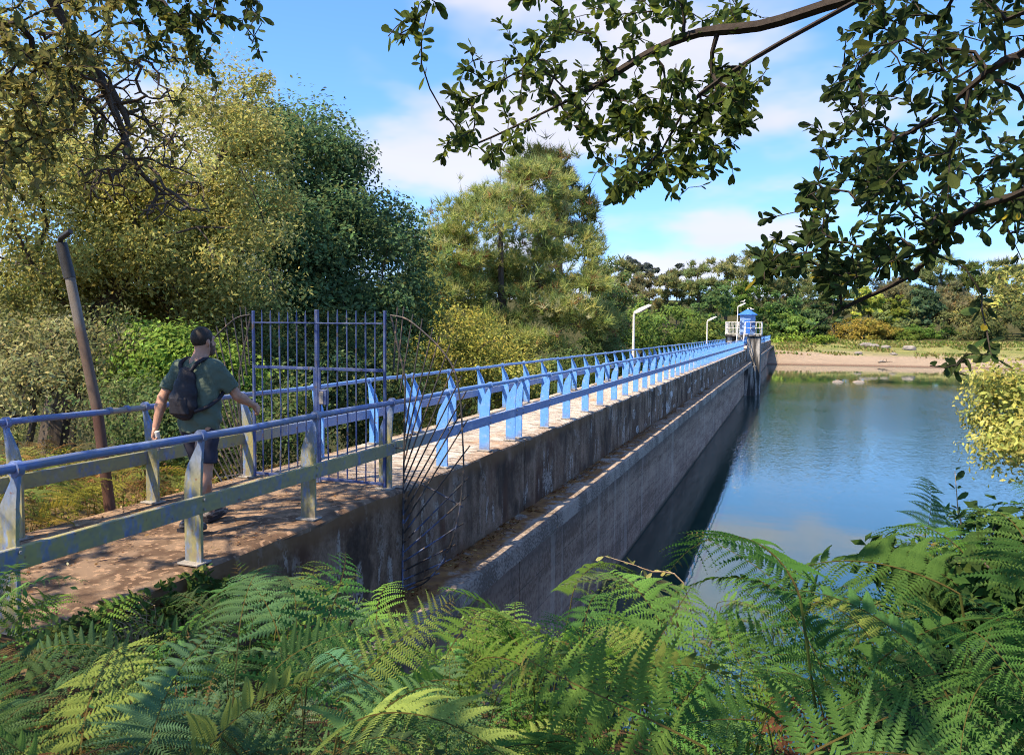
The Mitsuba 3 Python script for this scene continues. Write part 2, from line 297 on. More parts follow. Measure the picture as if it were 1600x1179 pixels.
scene['m_ground'] = tw(bump({'type': 'principled', 'base_color': proc(ground_col), 'roughness': 0.95, 'specular': 0.1}, lambda p, n, uv: FBM(p.x * 8, p.y * 8, p.z * 8, 4), 0.04))
struct('ground', (V, F), 'm_ground', True)
struct('water', (np.array([[-4.02, 4, WZ], [400, 4, WZ], [400, 158, WZ], [-4.02, 158, WZ]], float), np.array([[0, 1, 2], [0, 2, 3]])), 'm_water')

# ---------------------------------------------------------------- the dam
DY0, DY1 = -13.0, 172.0
rng = np.random.default_rng(3)
dam = thing('dam', 'long straight concrete dam with a walkway on top and a stained lake face', 'dam')
def strip(x_of, z_of, ys, wob, seed):
    """a profile swept along the dam with a slightly worn outline"""
    prof = np.stack([x_of, z_of], 1); m = len(prof)
    v = np.empty((len(ys), m, 3)); v[..., 1] = ys[:, None]; v[..., 0] = prof[:, 0]; v[..., 2] = prof[:, 1]
    nn = meshkit.fbm(v * [5, 2.2, 5], 3, seed) - 0.5
    v[..., 2] += nn * wob; v[..., 0] += (meshkit.fbm(v * [5, 2.2, 5] + 40, 3, seed) - 0.5) * wob
    i, j = np.meshgrid(np.arange(len(ys) - 1), np.arange(m - 1), indexing='ij'); a = i * m + j
    f = np.stack([a, a + 1, a + m + 1, a + m], -1).reshape(-1, 4)
    return v.reshape(-1, 3), f
ysd = np.unique(np.concatenate([np.arange(DY0, 30, 0.12), np.arange(30, DY1, 1.5), [DY1]]))
put(dam + '__deck', strip(np.array([-6.06, -6.05, -6.0, -5.5, -5.0, -4.5, -3.985, -3.945, -3.935]), np.array([-0.5, -0.05, 0, 0.004, 0.008, 0.004, 0, -0.03, -0.12]), ysd, 0.022, 5), 'm_deck', 40)
JOINTS = [-13.0, 2.6, 11.5, 20.4, 29.3, 38.2, 47.1, 56.0, 64.9, 75.0, 80.0, 89, 98, 107, 116, 125, 134, 143, 152, 161, 172]
for a_, b_ in zip(JOINTS[:-1], JOINTS[1:]):
    g = 0.012
    k = put(dam + '__parapet', strip(np.array([-3.95, -3.937, -3.93, -3.93]), np.array([-0.02, -0.06, -0.12, -1.24]), np.linspace(a_ + g, b_ - g, max(4, int((b_ - a_) / 0.15)) if a_ < 20 else 8), 0.012, 7), 'm_wall', 40)
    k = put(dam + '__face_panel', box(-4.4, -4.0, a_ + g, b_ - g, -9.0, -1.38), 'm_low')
    k = put(dam + '__ledge', strip(np.array([-3.96, -3.93, -3.42, -3.385, -3.37, -3.37, -4.02]), np.array([-1.12, -1.15, -1.155, -1.165, -1.19, -1.40, -1.42]), np.linspace(a_ + g, b_ - g, max(4, int((b_ - a_) / 0.1)) if a_ < 25 else 10), 0.02, 9), 'm_ledge', 30)
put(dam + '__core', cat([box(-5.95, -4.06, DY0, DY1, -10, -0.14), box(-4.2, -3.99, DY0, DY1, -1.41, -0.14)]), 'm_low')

# ---------------------------------------------------------------- railings
XR, XL = -4.08, -5.87
def post_outline(s):
    o = [(-0.075, 0), (0.075, 0), (0.075, 0.55), (0.085, 0.75), (0.105, 0.93), (0.062, 0.93), (0.05, 0.885), (0.015, 0.825), (-0.035, 0.74), (-0.062, 0.665), (-0.075, 0.58)]
    return o if s > 0 else [(-x, z) for x, z in o][::-1]
def post_mesh(s): return prism(post_outline(s), -0.012, 0.012)
def ring_mesh(s):
    return tube([[s * 0.08, -0.02, 0.952], [s * 0.08, 0.02, 0.952]], 0.047, 10)
PLY = {}
def shared(name, mesh, bsdf, smooth=False):
    if name not in PLY: PLY[name] = mikit.ply(mesh, bsdf, smooth=smooth)
    return PLY[name]
def place(key, name, mesh, bsdf, to, smooth=False):
    key = nkey(key); scene[key] = {**shared(name, mesh, bsdf, smooth), 'to_world': to}; return key
def post_ys(first):
    ys = [first + 1.425 * k for k in range(-9, 115)]
    return [y for y in ys if y < 170]
def railing(s, label, x0, first, doubles):
    r = thing('railing', label, 'railing', None)
    xr = x0 + s * 0.08
    rg = np.random.default_rng(7 + s)
    ys = sorted(post_ys(first) + doubles)
    for y in ys:
        if 73 < y < 80.5 and s > 0: continue
        to = T().translate([x0 + rg.normal() * 0.004, y, 0.0]).rotate([0, 0, 1], float(rg.normal() * 1.5))
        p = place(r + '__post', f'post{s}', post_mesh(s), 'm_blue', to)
        if y < 45:
            place(p + '__clamp', f'ring{s}', ring_mesh(s), 'm_tube', to, 40)
            if y < 13:
                for zb_ in (0.415, 0.485): place(p + '__bolt', f'bolt{s}', tube([[s * 0.095, 0, 0], [s * 0.104, 0, 0]], 0.011, 6), 'm_bare', T().translate([x0, y, zb_]))
            place(p + '__base_plate', 'plate', moved(bbox(-0.095, 0.095, -0.075, 0.075, 0.0, 0.016, 0.004), [0, 0, 0.004]), 'm_bare', to)
    yy = np.arange(-10, 171, 0.71)
    wob = lambda y: 0.006 * np.sin(y * 2.1 + s) + 0.004 * np.sin(y * 0.7)
    zz = 0.952 + wob(yy)
    if s > 0:
        put(r + '__top_rail', tube(np.stack([xr + 0 * yy, yy, zz], 1), 0.029, 10), 'm_tube', 40)
    else:
        cut = [(-10, 5.42, 'm_tube', None), (5.42, 5.86, 'm_bare', 'bare grey length of the top rail without paint'), (5.86, 170, 'm_tube', None)]
        for a_, b_, m, lb in cut:
            t = np.arange(a_, b_ + 0.01, 0.5) if b_ - a_ > 1 else np.array([a_, b_]); t[-1] = b_
            k = put(r + '__top_rail', tube(np.stack([xr + 0 * t, t, 0.952 + wob(t)], 1), 0.029, 10), m, 40)
            if lb: labels[k] = {'label': lb}
        for yj in (5.42, 5.62): put(r + '__sleeve', tube([[xr, yj - 0.018, 0.952], [xr, yj + 0.018, 0.952]], 0.034, 10), 'm_tube', 40)
    # flat lower rail, in lengths
    cuts = [-10, 1.6, 7.35, 11.55, 20.4, 29.3, 47, 75, 110, 140, 170]
    for a_, b_ in zip(cuts[:-1], cuts[1:]):
        put(r + '__lower_rail', bbox(xr - 0.028 if s > 0 else xr - 0.012, xr + 0.012 if s > 0 else xr + 0.028, a_ + 0.004, b_ - 0.004, 0.385, 0.515, 0.004), 'm_bar')
    return r
railing(1, 'blue steel railing along the lake side edge of the dam walkway', XR, 4.44 + 1.425 * 0, [11.25])
railing(-1, 'blue steel railing along the wooded side of the dam walkway, behind the walker', XL, 4.42, [11.25])

# ---------------------------------------------------------------- the gate and its fan guards
gate = thing('iron_gate', 'tall blue barred iron gate closed across the dam walkway', 'gate')
GY = 7.27
def bar(x, z0, z1, r=0.009): return tube([[x, GY, z0], [x, GY, z1 - 0.05], [x, GY, z1]], [r, r, r * 0.35], 6)
rg = np.random.default_rng(12)
for x0, x1 in ((-5.785, -4.965), (-4.905, -4.085)):
    lf = nkey(gate + '__leaf')
    xs = np.linspace(x0, x1, 8)
    for k, x in enumerate(xs[1:-1]):
        bend = rg.normal() * 0.006
        put(lf + '__bar', tube([[x, GY, 0.075], [x + bend, GY + bend, 0.8], [x + bend * 0.4, GY, 1.3], [x, GY, 1.86], [x, GY, 1.925 + rg.normal() * 0.01]], [0.0082, 0.0082, 0.0082, 0.0082, 0.0035], 6), 'm_gate', 40)
    for x in (x0, x1): put(lf + '__stile', bbox(x - 0.014, x + 0.014, GY - 0.014, GY + 0.014, 0.02, 1.93 if x in (x0,) and x0 < -5 or x == x1 and x1 > -4.5 else 1.30, 0.003), 'm_gate')
    put(lf + '__middle_rail', bbox(x0 + 0.016, x1 - 0.016, GY - 0.016, GY + 0.016, 1.272, 1.305, 0.003), 'm_gate')
    put(lf + '__bottom_rail', bbox(x0 + 0.016, x1 - 0.016, GY - 0.013, GY + 0.013, 0.045, 0.075, 0.003), 'm_gate')
put(gate + '__centre_post', bbox(-4.955, -4.915, GY - 0.02, GY + 0.02, 0.012, 1.94, 0.004), 'm_gate')
put(gate + '__top_rail', bbox(-5.77, -4.10, GY - 0.026, GY - 0.0145, 1.785, 1.80, 0.002), 'm_gate')
lb = put(gate + '__lock_box', bbox(-4.895, -4.80, GY - 0.03, GY + 0.03, 0.89, 1.06, 0.005), 'm_gate')
put(lb + '__lock_plate', bbox(-4.885, -4.835, GY - 0.036, GY - 0.031, 0.90, 1.04, 0.002), 'm_bare')
def fan(s, label):
    f = thing('fan_guard', label, 'guard')
    mir = (lambda q: q) if s > 0 else (lambda q: np.array([-9.95 - q[0], q[1], q[2]]))
    y = 7.36
    P = lambda *a_: [mir(np.array([x, y + dy, z], float)) for x, z, dy in a_]
    put(f + '__spine', tube(P((-4.06, 1.88, 0), (-3.885, 1.21, 0), (-3.905, 0, 0), (-3.918, -1.10, 0)), 0.010, 6), 'm_fan', 40)
    arc = np.array([[-4.06, 1.885], [-3.87, 1.845], [-3.677, 1.718], [-3.47, 1.54], [-3.311, 1.32], [-3.235, 1.0], [-3.21, 0.697], [-3.194, 0.177], [-3.272, -0.35], [-3.42, -0.72], [-3.623, -0.981], [-3.847, -1.10]])
    ac = curve(np.c_[arc, arc[:, 0] * 0], 60)
    put(f + '__arc', tube([mir(np.array([q[0], y - 0.011, q[1]])) for q in ac], 0.009, 6), 'm_fan', 40)
    n = 19
    for k in range(n):
        u = k / (n - 1)
        tip = ac[int(2 + u * 50)]
        zb = 1.02 - 2.12 * u ** 0.85; zb = max(zb, -1.08)
        xb = -3.90 if zb < 1.2 else -3.90
        if k < 3: xb, zb = -4.03 + 0.04 * k, 1.30 - 0.12 * k
        d = np.array([tip[0] - xb, tip[1] - zb]); L = np.linalg.norm(d); d /= L
        ext = 0.10 + 0.02 * math.sin(k * 2.3)
        put(f + '__rod', tube(P((xb, zb, 0.004), (xb + d[0] * (L + ext), zb + d[1] * (L + ext), 0.004)), [0.0100, 0.0075], 5), 'm_fan', 40)
    put(f + '__strut', tube(P((-4.05, -0.0 + 0.012, -0.02), (-3.905, 0.012, -0.02)), 0.009, 6), 'm_fan', 40)
    put(f + '__strut', tube(P((-3.915, -0.03, 0.45), (-3.66, -0.06, 0.3), (-3.21, -0.13, 0.0)), 0.009, 6), 'm_fan', 40)
    put(f + '__strut', tube(P((-4.0, 0.45, -0.02), (-3.905, 0.45, -0.02)), 0.007, 6), 'm_fan', 40)
fan(1, 'fan shaped iron guard with radiating rods hanging over the lake side of the dam')
fan(-1, 'fan shaped iron guard with radiating rods on the wooded side, beside the walker')

# ---------------------------------------------------------------- poles and lamps
p = thing('old_pole', 'leaning rusty pole without a lamp behind the railing at left', 'pole')
put(p + '__shaft', tube([[-6.10, 5.58, -0.35], [-6.245, 5.55, 0.93], [-6.41, 5.52, 1.75], [-6.50, 5.5, 2.22]], [0.052, 0.050, 0.047, 0.046], 14), 'm_pole', 40)
put(p + '__sleeve', tube([[-6.494, 5.5, 2.19], [-6.57, 5.48, 2.52]], [0.054, 0.052], 14), 'm_sleeve', 40)
put(p + '__pipe_stub', tube([[-6.57, 5.47, 2.50], [-6.545, 5.45, 2.56], [-6.40, 5.44, 2.625]], 0.026, 10), 'm_sleeve', 40)
def lamp(x, y, h, label):
    l = thing('street_lamp', label, 'street lamp', None)
    put(l + '__pole', tube([[x, y, 0], [x, y, h * 0.5], [x, y, h], [x + 0.03, y, h + 0.1]], [0.055, 0.055, 0.045, 0.04], 10), 'm_white', 40)
    hd = hull([[x + dx, y + dy, h + z] for dx, dy, z in ((0, .05, .05), (0, -.05, .05), (0, .05, .15), (0, -.05, .15), (.25, .12, .13), (.25, -.12, .13), (.25, .09, .30), (.25, -.09, .30), (.62, .10, .34), (.62, -.10, .34), (.60, .06, .44), (.60, -.06, .44), (.72, 0, .40))])
    k = put(l + '__head', hd, 'm_white', 40)
    put(k + '__diffuser', hull([[x + dx, y + dy, h + z] for dx, dy, z in ((.22, .08, .115), (.22, -.08, .115), (.58, .07, .32), (.58, -.07, .32), (.24, .08, .09), (.24, -.08, .09), (.58, .05, .295), (.58, -.05, .295))]), 'm_bare')
lamp(-6.0, 31.0, 2.35, 'white street lamp nearest the camera along the dam railing')
lamp(-6.0, 60.0, 2.42, 'second white street lamp, farther along the dam')
lamp(-4.75, 75.0, 3.95, 'tall white lamp by the steps of the blue hut on the dam')

# ---------------------------------------------------------------- the valve tower
TY = 76.5
t = thing('valve_tower', 'small blue roofed hut on a raised railed platform over the dam', 'tower')
put(t + '__platform', bbox(-5.98, -2.62, TY, TY + 3.4, 1.25, 1.41, 0.02), 'm_pier')
put(t + '__pier', cat([bbox(-3.92, -2.70, TY + 0.15, TY + 3.1, -9, 1.247, 0.04), bbox(-4.0, -3.0, TY - 1.4, TY + 0.1, -9, -1.5, 0.03)]), 'm_pier')
put(t + '__pier', bbox(-5.92, -5.1, TY + 0.3, TY + 3.0, -0.1, 1.247, 0.03), 'm_pier')
hx, hy = -4.0, TY + 1.75
oc = [(hx + 0.76 * math.cos(a_), hy + 0.76 * math.sin(a_)) for a_ in np.arange(8) * math.pi / 4 + math.pi / 8]
h = put(t + '__hut', prism(oc, 1.41, 3.30, 'z'), 'm_hut')
d_ = put(h + '__door', bbox(-4.28, -3.72, hy - 0.735, hy - 0.706, 1.45, 2.85, 0.01), 'm_roof')
put(h + '__window', bbox(-3.40, -3.285, hy - 0.25, hy + 0.2, 2.3, 2.8, 0.01), 'm_dark')
re_ = [(hx + 0.98 * math.cos(a_), hy + 0.98 * math.sin(a_), 3.30) for a_ in np.arange(8) * math.pi / 4 + math.pi / 8]
rf = put(t + '__roof', hull(re_ + [(x, y, 3.36) for x, y, _ in re_] + [(hx + 0.12 * math.cos(a_), hy + 0.12 * math.sin(a_), 3.86) for a_ in np.arange(8) * math.pi / 4]), 'm_roof')
put(rf + '__finial', tube([[hx, hy, 3.84], [hx, hy, 3.95], [hx, hy, 4.0]], [0.08, 0.08, 0.02], 8), 'm_white', 40)
def panel(x0, y0, x1, y1, bars):
    g = nkey(t + '__guard_rail'); L = math.hypot(x1 - x0, y1 - y0)
    at_ = lambda u, z: [x0 + (x1 - x0) * u, y0 + (y1 - y0) * u, z]
    put(g + '__frame', cat([tube([at_(0, z), at_(1, z)], 0.032, 6) for z in (1.5, 2.05, 2.62)] + [tube([at_(u, 1.41), at_(u, 2.64)], 0.034, 6) for u in (0, 1)]), 'm_white', 40)
    for k in range(1, bars): put(g + '__bar', tube([at_(k / bars, 1.5), at_(k / bars, 2.62)], 0.02, 5), 'm_white', 40)
panel(-5.93, TY + 0.05, -4.78, TY + 0.05, 9); panel(-4.08, TY + 0.05, -2.67, TY + 0.05, 3); panel(-5.93, TY + 0.08, -5.93, TY + 3.35, 9)
panel(-2.67, TY + 0.08, -2.67, TY + 3.35, 9); panel(-5.93, TY + 3.36, -2.67, TY + 3.36, 12)
st = nkey(t + '__stair')
for k in range(7):
    y0 = TY - 2.0 + k * 0.285
    put(st + '__step', bbox(-4.72, -4.16, y0, y0 + 0.28, max(0.003, k * 0.2 - 0.2), 0.2 + k * 0.2 - 0.02, 0.01), 'm_pier')
for x in (-4.76, -4.12):
    put(t + '__handrail', tube(curve([[x, TY - 2.2, 0.0], [x, TY - 2.1, 0.85], [x, TY - 0.2, 2.45], [x, TY + 0.0, 2.60]], 14), 0.045, 8), 'm_white', 40)
def gull(x, y, z, yaw, label):
    k = thing('gull', label, 'bird')
    c, s = math.cos(yaw), math.sin(yaw)
    def sph(cx, cy, cz, r): return m3.Manifold.sphere(r, 14).translate((cx, cy, cz))
    body = m3.Manifold.batch_hull([sph(0.02, 0, 0.16, 0.085), sph(-0.12, 0, 0.14, 0.06), sph(-0.30, 0, 0.11, 0.02)]) + m3.Manifold.batch_hull([sph(0.05, 0, 0.19, 0.06), sph(0.13, 0, 0.28, 0.048)])
    m = body.to_mesh(); w = np.asarray(m.vert_properties[:, :3], float); fx = np.asarray(m.tri_verts, int)
    R = lambda w: np.stack([x + c * w[:, 0] - s * w[:, 1], y + s * w[:, 0] + c * w[:, 1], z + w[:, 2]], 1)
    put(k + '__body', (R(w), fx), 'm_white', 60)
    v, f = hull([[0.17, 0.012, 0.285], [0.17, -0.012, 0.285], [0.17, 0, 0.265], [0.235, 0, 0.262], [0.16, 0, 0.295]]); put(k + '__beak', (R(v), f), 'm_dry')
    for sy in (-1, 1):
        v, f = hull([[0.05, sy * 0.075, 0.19], [-0.08, sy * 0.085, 0.20], [-0.34, sy * 0.02, 0.125], [0.03, sy * 0.09, 0.13], [-0.12, sy * 0.075, 0.12]]); put(k + '__wing', (R(v), f), 'm_bare')
        put(k + '__leg', (lambda q: (R(q[0]), q[1]))(tube([[0.0, sy * 0.03, 0.0], [0.0, sy * 0.03, 0.1]], 0.008, 5)), 'm_dry')
gull(hx + 0.32, hy - 0.1, 3.74, 2.6, 'white gull sitting on the blue hut roof')
gull(-4.25, 75.0, 4.36, 0.4, 'white gull perched on the head of the tall lamp by the hut')

# ---------------------------------------------------------------- the walker
PX, PY = -4.72, 5.22
def seg(p, a, b, ra, rb):
    a, b = np.asarray(a, float), np.asarray(b, float); ab = b - a
    t = np.clip(((p - a) @ ab) / (ab @ ab), 0, 1)
    return np.linalg.norm(p - a - t[..., None] * ab, axis=-1) - (ra + (rb - ra) * t)
def ell(p, c, r):
    q = (p - np.asarray(c)) / np.asarray(r); k = np.linalg.norm(q, axis=-1)
    return (k - 1) * min(r) * 0.5 + (k - 1) * np.mean(r) * 0.5
def smin(a, b, k):
    h = np.clip(0.5 + 0.5 * (b - a) / k, 0, 1); return b + (a - b) * h - k * h * (1 - h)
def solid(fn, lo, hi, e):
    """the surface fn = 0 (negative inside) as a Manifold, sampled on a grid and meshed at spacing e"""
    lo, hi = np.asarray(lo, float), np.asarray(hi, float); n = np.ceil((hi - lo) / e).astype(int) + 2
    ax = [lo[k] + np.arange(n[k]) * e for k in range(3)]
    G = np.stack(np.meshgrid(*ax, indexing='ij'), -1); D = -fn(G); flat = D.ravel().tolist(); ny, nz = n[1], n[2]; lx, ly, lz = lo.tolist(); mx, my, mz = (n - 2).tolist(); ie = 1 / e
    def f(x, y, z):
        a, b, c = (x - lx) * ie, (y - ly) * ie, (z - lz) * ie
        i, j, k = min(max(int(a), 0), mx), min(max(int(b), 0), my), min(max(int(c), 0), mz)
        a -= i; b -= j; c -= k; o = (i * ny + j) * nz + k; q = o + ny * nz
        g0 = (flat[o] * (1 - c) + flat[o + 1] * c) * (1 - b) + (flat[o + nz] * (1 - c) + flat[o + nz + 1] * c) * b
        g1 = (flat[q] * (1 - c) + flat[q + 1] * c) * (1 - b) + (flat[q + nz] * (1 - c) + flat[q + nz + 1] * c) * b
        return g0 * (1 - a) + g1 * a
    return m3.Manifold.level_set(f, [*lo, *hi], e)
def mesh_of(m, off=(PX, PY, 0.012)):
    q = m.to_mesh(); return np.asarray(q.vert_properties[:, :3], float) + np.asarray(off), np.asarray(q.tri_verts, int)
J = dict(neck=(0, .0, 1.44), head=(0.012, .045, 1.60), shR=(.185, .03, 1.385), shL=(-.185, -.03, 1.385), elR=(.255, .17, 1.14), wrR=(.235, .41, 1.035), elL=(-.26, -.14, 1.13), wrL=(-.265, -.22, .88),
         hipR=(.095, -.01, .90), hipL=(-.095, .0, .90), knR=(.10, -.06, .47), anR=(.09, -.265, .095), knL=(-.095, .14, .48), anL=(-.09, .215, .085))
J = {k: np.array(v) for k, v in J.items()}
yaw = math.radians(-14); HR = np.array([[math.cos(yaw), -math.sin(yaw), 0], [math.sin(yaw), math.cos(yaw), 0], [0, 0, 1.0]])
def head_sdf(p):
    q = (p - J['head']) @ HR
    d = ell(q, (0, -.012, .035), (.074, .094, .092))
    d = smin(d, ell(q, (0, .03, -.045), (.058, .066, .072)), .03)
    d = smin(d, seg(q, (0, .085, -.085), (0, .075, -.09), .022, .024), .03)
    d = smin(d, seg(q, (0, .094, .02), (0, .112, -.022), .009, .014), .012)
    d = smin(d, seg(q, (-.03, .084, .035), (.03, .084, .035), .012, .012), .018)
    for s in (-1, 1):
        d = smin(d, ell(q, (s * .076, -.005, -.005), (.010, .020, .032)), .006)
        d = np.maximum(d, -(np.linalg.norm(q - np.array([s * .03, .100, .012]), axis=-1) - .013))
    d = np.maximum(d, -seg(q, (-.018, .103, -.052), (.018, .103, -.052), .004, .004))
    return d
def body_sdf(p):
    d = head_sdf(p)
    d = smin(d, seg(p, (0, -.015, 1.40), J['head'] + (0, -.02, -.06), .062, .054), .03)
    tor = smin(ell(p, (0, .0, 1.26), (.165, .105, .20)), ell(p, (0, -.0, .98), (.14, .10, .16)), .08)
    d = smin(d, tor, .05)
    for s in 'RL':
        d = smin(d, seg(p, J['sh' + s] * [.9, 1, 1], J['el' + s], .056, .041), .03)
        fa = J['el' + s] + (J['wr' + s] - J['el' + s]) * .3
        arm = smin(seg(p, J['el' + s], fa, .040, .043), seg(p, fa, J['wr' + s], .043, .027), .02)
        d = smin(d, arm, .015)
        d = smin(d, seg(p, J['hip' + s], J['kn' + s], .088, .056), .03)
        back = np.array([0, -.022, 0.0]); ca = J['kn' + s] + (J['an' + s] - J['kn' + s]) * .32 + back
        leg = smin(seg(p, J['kn' + s], ca, .054, .058), seg(p, ca, J['an' + s], .056, .034), .03)
        d = smin(d, smin(leg, seg(p, J['kn' + s], J['an' + s], .05, .034), .02), .02)
        d = smin(d, seg(p, J['an' + s], J['an' + s] + (0, .10, -.05), .036, .03), .02)
    return d
def sph(c, r, n=10): return m3.Manifold.sphere(r, n).translate(tuple(float(q) for q in c))
def bone(a, b, ra, rb): return m3.Manifold.batch_hull([sph(a, ra), sph(b, rb)])
def hand(wr, fwd, palm_n, side, curl, hold=False):
    """palm, four bent fingers of unequal length and a thumb from the side of the palm"""
    f = _n(fwd); n = _n(np.asarray(palm_n, float) - f * (f @ palm_n)); s = np.cross(f, n) * side     # s points to the thumb side
    out = [m3.Manifold.batch_hull([sph(wr, .025), sph(wr + f * .045 + s * .024, .017), sph(wr + f * .045 - s * .024, .016), sph(wr + f * .085 + s * .030, .012), sph(wr + f * .080 - s * .030, .011)])]
    for k, (o, L) in enumerate(((.029, .070), (.010, .078), (-.010, .072), (-.029, .056))):
        b = wr + f * .082 + s * o; d = f + s * o * 1.2
        for q, fr in enumerate((.45, .32, .23)):
            a_ = curl * (q + .6) * (1 + .08 * k); dd = _n(math.cos(a_) * _n(d) + math.sin(a_) * n)
            e = b + dd * L * fr; out.append(bone(b, e, .0105 - .0012 * q, .0095 - .0012 * q)); b = e
    b = wr + f * .030 + s * .026; e1 = b + _n(f * .75 + s * .7 + n * .35) * .038; e2 = e1 + _n(f * .9 + s * .05 + n * .6) * .030
    out += [bone(b, e1, .0135, .0115), bone(e1, e2, .0115, .009)]
    return m3.Manifold.batch_boolean(out, m3.OpType.Add)
body = solid(body_sdf, (-.40, -.46, -.0), (.40, .62, 1.80), .0135)
hR = hand(J['wrR'], _n(J['wrR'] - J['elR']) + [0.02, 0, -.25], (-1, .1, -.3), 1, .55)
hL = hand(J['wrL'], _n(J['wrL'] - J['elL']), (.8, .5, .0), -1, .95)
body = m3.Manifold.batch_boolean([body, hR, hL], m3.OpType.Add)
man = thing('person', 'man in grey green t-shirt and dark shorts walking along the dam towards the gate', 'person')
scene['m_skin'] = principled(lambda p, n, uv: MIX([0.36, 0.19, 0.125], [0.43, 0.245, 0.17], FBM(p.x * 30, p.y * 30, p.z * 30, 3)), 0.5, 0.4)
scene['m_hair'] = principled(lambda p, n, uv: MIX([0.012, 0.009, 0.007], [0.035, 0.026, 0.02], N(p.x * 160, p.y * 160, p.z * 50)), 0.6, 0.4)
scene['m_stubble'] = principled(lambda p, n, uv: MIX([0.055, 0.036, 0.028], [0.13, 0.08, 0.058], N(p.x * 220, p.y * 220, p.z * 220)), 0.7, 0.2)
scene['m_shirt'] = tw(bump({'type': 'principled', 'base_color': proc(lambda p, n, uv: MIX([0.060, 0.090, 0.068], [0.092, 0.128, 0.098], FBM(p.x * 12, p.y * 12, p.z * 12, 3))), 'roughness': 0.85, 'sheen': 0.3}, lambda p, n, uv: FBM(p.x * 16 + p.z * 7, p.y * 16, p.z * 20, 3), 0.018))
scene['m_shorts'] = principled(lambda p, n, uv: MIX([0.022, 0.024, 0.04], [0.04, 0.042, 0.065], FBM(p.x * 20, p.y * 20, p.z * 12, 3)), 0.8, 0.2)
scene['m_pack'] = principled(lambda p, n, uv: MIX([0.009, 0.009, 0.013], [0.024, 0.024, 0.033], FBM(p.x * 24, p.y * 24, p.z * 24, 3)), 0.6, 0.3)
scene['m_shoe'] = principled(lambda p, n, uv: MIX([0.05, 0.045, 0.045], [0.17, 0.155, 0.15], SS(0.45, 0.6, N(p.x * 40, p.y * 40, p.z * 60))), 0.7, 0.3)
put(man + '__body', mesh_of(body), 'm_skin', True)
def hair_sdf(p):
    q = (p - J['head']) @ HR
    d = ell(q, (0, -.015, .036), (.0785, .0965, .0955))
    line = np.interp(q[..., 1], [-.10, -.035, -.018, .0, .02, .034, .046, .062, .095], [-.064, -.060, -.030, -.004, -.012, -.018, .035, .062, .078])
    cut = (line - q[..., 2]) * .8
    return np.maximum(d, cut)
put(man + '__hair', mesh_of(solid(hair_sdf, (-.12, -.12, 1.5), (.14, .18, 1.77), .006)), 'm_hair', 40)
def beard_sdf(p):
    q = (p - J['head']) @ HR
    d = head_sdf(p) - .002
    return np.maximum(d, np.maximum(np.maximum(q[..., 2] + .030 - .45 * np.abs(q[..., 0]) * (q[..., 1] < .05), -q[..., 1] + .012), -(q[..., 2] + .125)))
put(man + '__beard', mesh_of(solid(beard_sdf, (-.12, -.05, 1.45), (.14, .20, 1.62), .006)), 'm_stubble', 40)
def shirt_sdf(p):
    tor = smin(ell(p, (0, .0, 1.255), (.192, .126, .215)), ell(p, (0, .0, .96), (.196, .140, .30)), .10)
    tor = smin(tor, seg(p, (-.14, -.02, 1.375), (.14, .01, 1.375), .062, .062), .07)
    d = tor
    for s in 'RL':
        e = J['sh' + s] + (J['el' + s] - J['sh' + s]) * .74
        sl = seg(p, J['sh' + s] * [.86, 1, 1], e, .070, .068)
        ax = _n(J['el' + s] - J['sh' + s]); sl = np.maximum(sl, (p - e) @ ax)
        d = smin(d, sl, .045)
    d = np.maximum(d, -(p[..., 2] - .845 - .02 * np.sin(p[..., 0] * 22) * .4))
    d = np.maximum(d, -(seg(p, (0, -.01, 1.42), (0, .03, 1.55), .066, .075)))
    fold = .006 * np.sin(p[..., 2] * 46 + p[..., 0] * 17 + 3 * np.sin(p[..., 1] * 15)) * np.clip((1.3 - p[..., 2]) * 3, 0.15, 1) + .005 * np.sin(p[..., 0] * 55 + p[..., 2] * 20)
    return d + fold * 1.1
put(man + '__t_shirt', mesh_of(solid(shirt_sdf, (-.36, -.26, .82), (.36, .26, 1.50), .011)), 'm_shirt', True)
def shorts_sdf(p):
    d = ell(p, (0, 0, .90), (.150, .108, .14))
    for s in 'RL':
        e = J['hip' + s] + (J['kn' + s] - J['hip' + s]) * .74
        l = seg(p, J['hip' + s] - (0, 0, .04), e, .092, .090); l = np.maximum(l, (p - e) @ _n(J['kn' + s] - J['hip' + s])); d = smin(d, l, .04)
    return np.maximum(d, p[..., 2] - .93) + .004 * np.sin(p[..., 2] * 40 + p[..., 0] * 30)
put(man + '__shorts', mesh_of(solid(shorts_sdf, (-.24, -.26, .5), (.24, .3, 1.02), .011)), 'm_shorts', True)
for s, pitch in (('R', -.16), ('L', .10)):
    a_ = J['an' + s]; c, sn = math.cos(pitch), math.sin(pitch)
    z0 = 0.0 if s == 'L' else 0.0
    def W(pts): return [[a_[0] + x, a_[1] + y * c - z * sn, z0 + 0.028 + (z * c + y * sn) - (0.028 if s == 'R' else .028) + (.045 if s == 'R' else .018)] for x, y, z in pts]
    up_ = m3.Manifold.batch_hull([sph(q, r) for q, r in zip(W([(0, -.035, .055), (0, .0, .085), (.0, .06, .06), (0, .15, .035), (.012, .17, .03)]), (.042, .040, .044, .040, .034))])
    k = put(man + '__shoe', mesh_of(up_.refine(2)), 'm_shoe', 60)
    sole = W([(-.036, -.075, 0), (.036, -.075, 0), (-.036, -.075, .03), (.036, -.075, .03), (-.048, .12, 0), (.048, .12, 0), (-.048, .12, .028), (.048, .12, .028), (-.02, .205, .008), (.025, .205, .008), (-.02, .205, .03), (.025, .205, .03), (-.036, .0, 0), (.036, 0, 0)])
    put(k + '__sole', moved(hull(sole), (PX, PY, 0.012)), 'm_pack', 30)
pk = thing('backpack', 'small dark backpack worn on the back of the walking man', 'backpack')
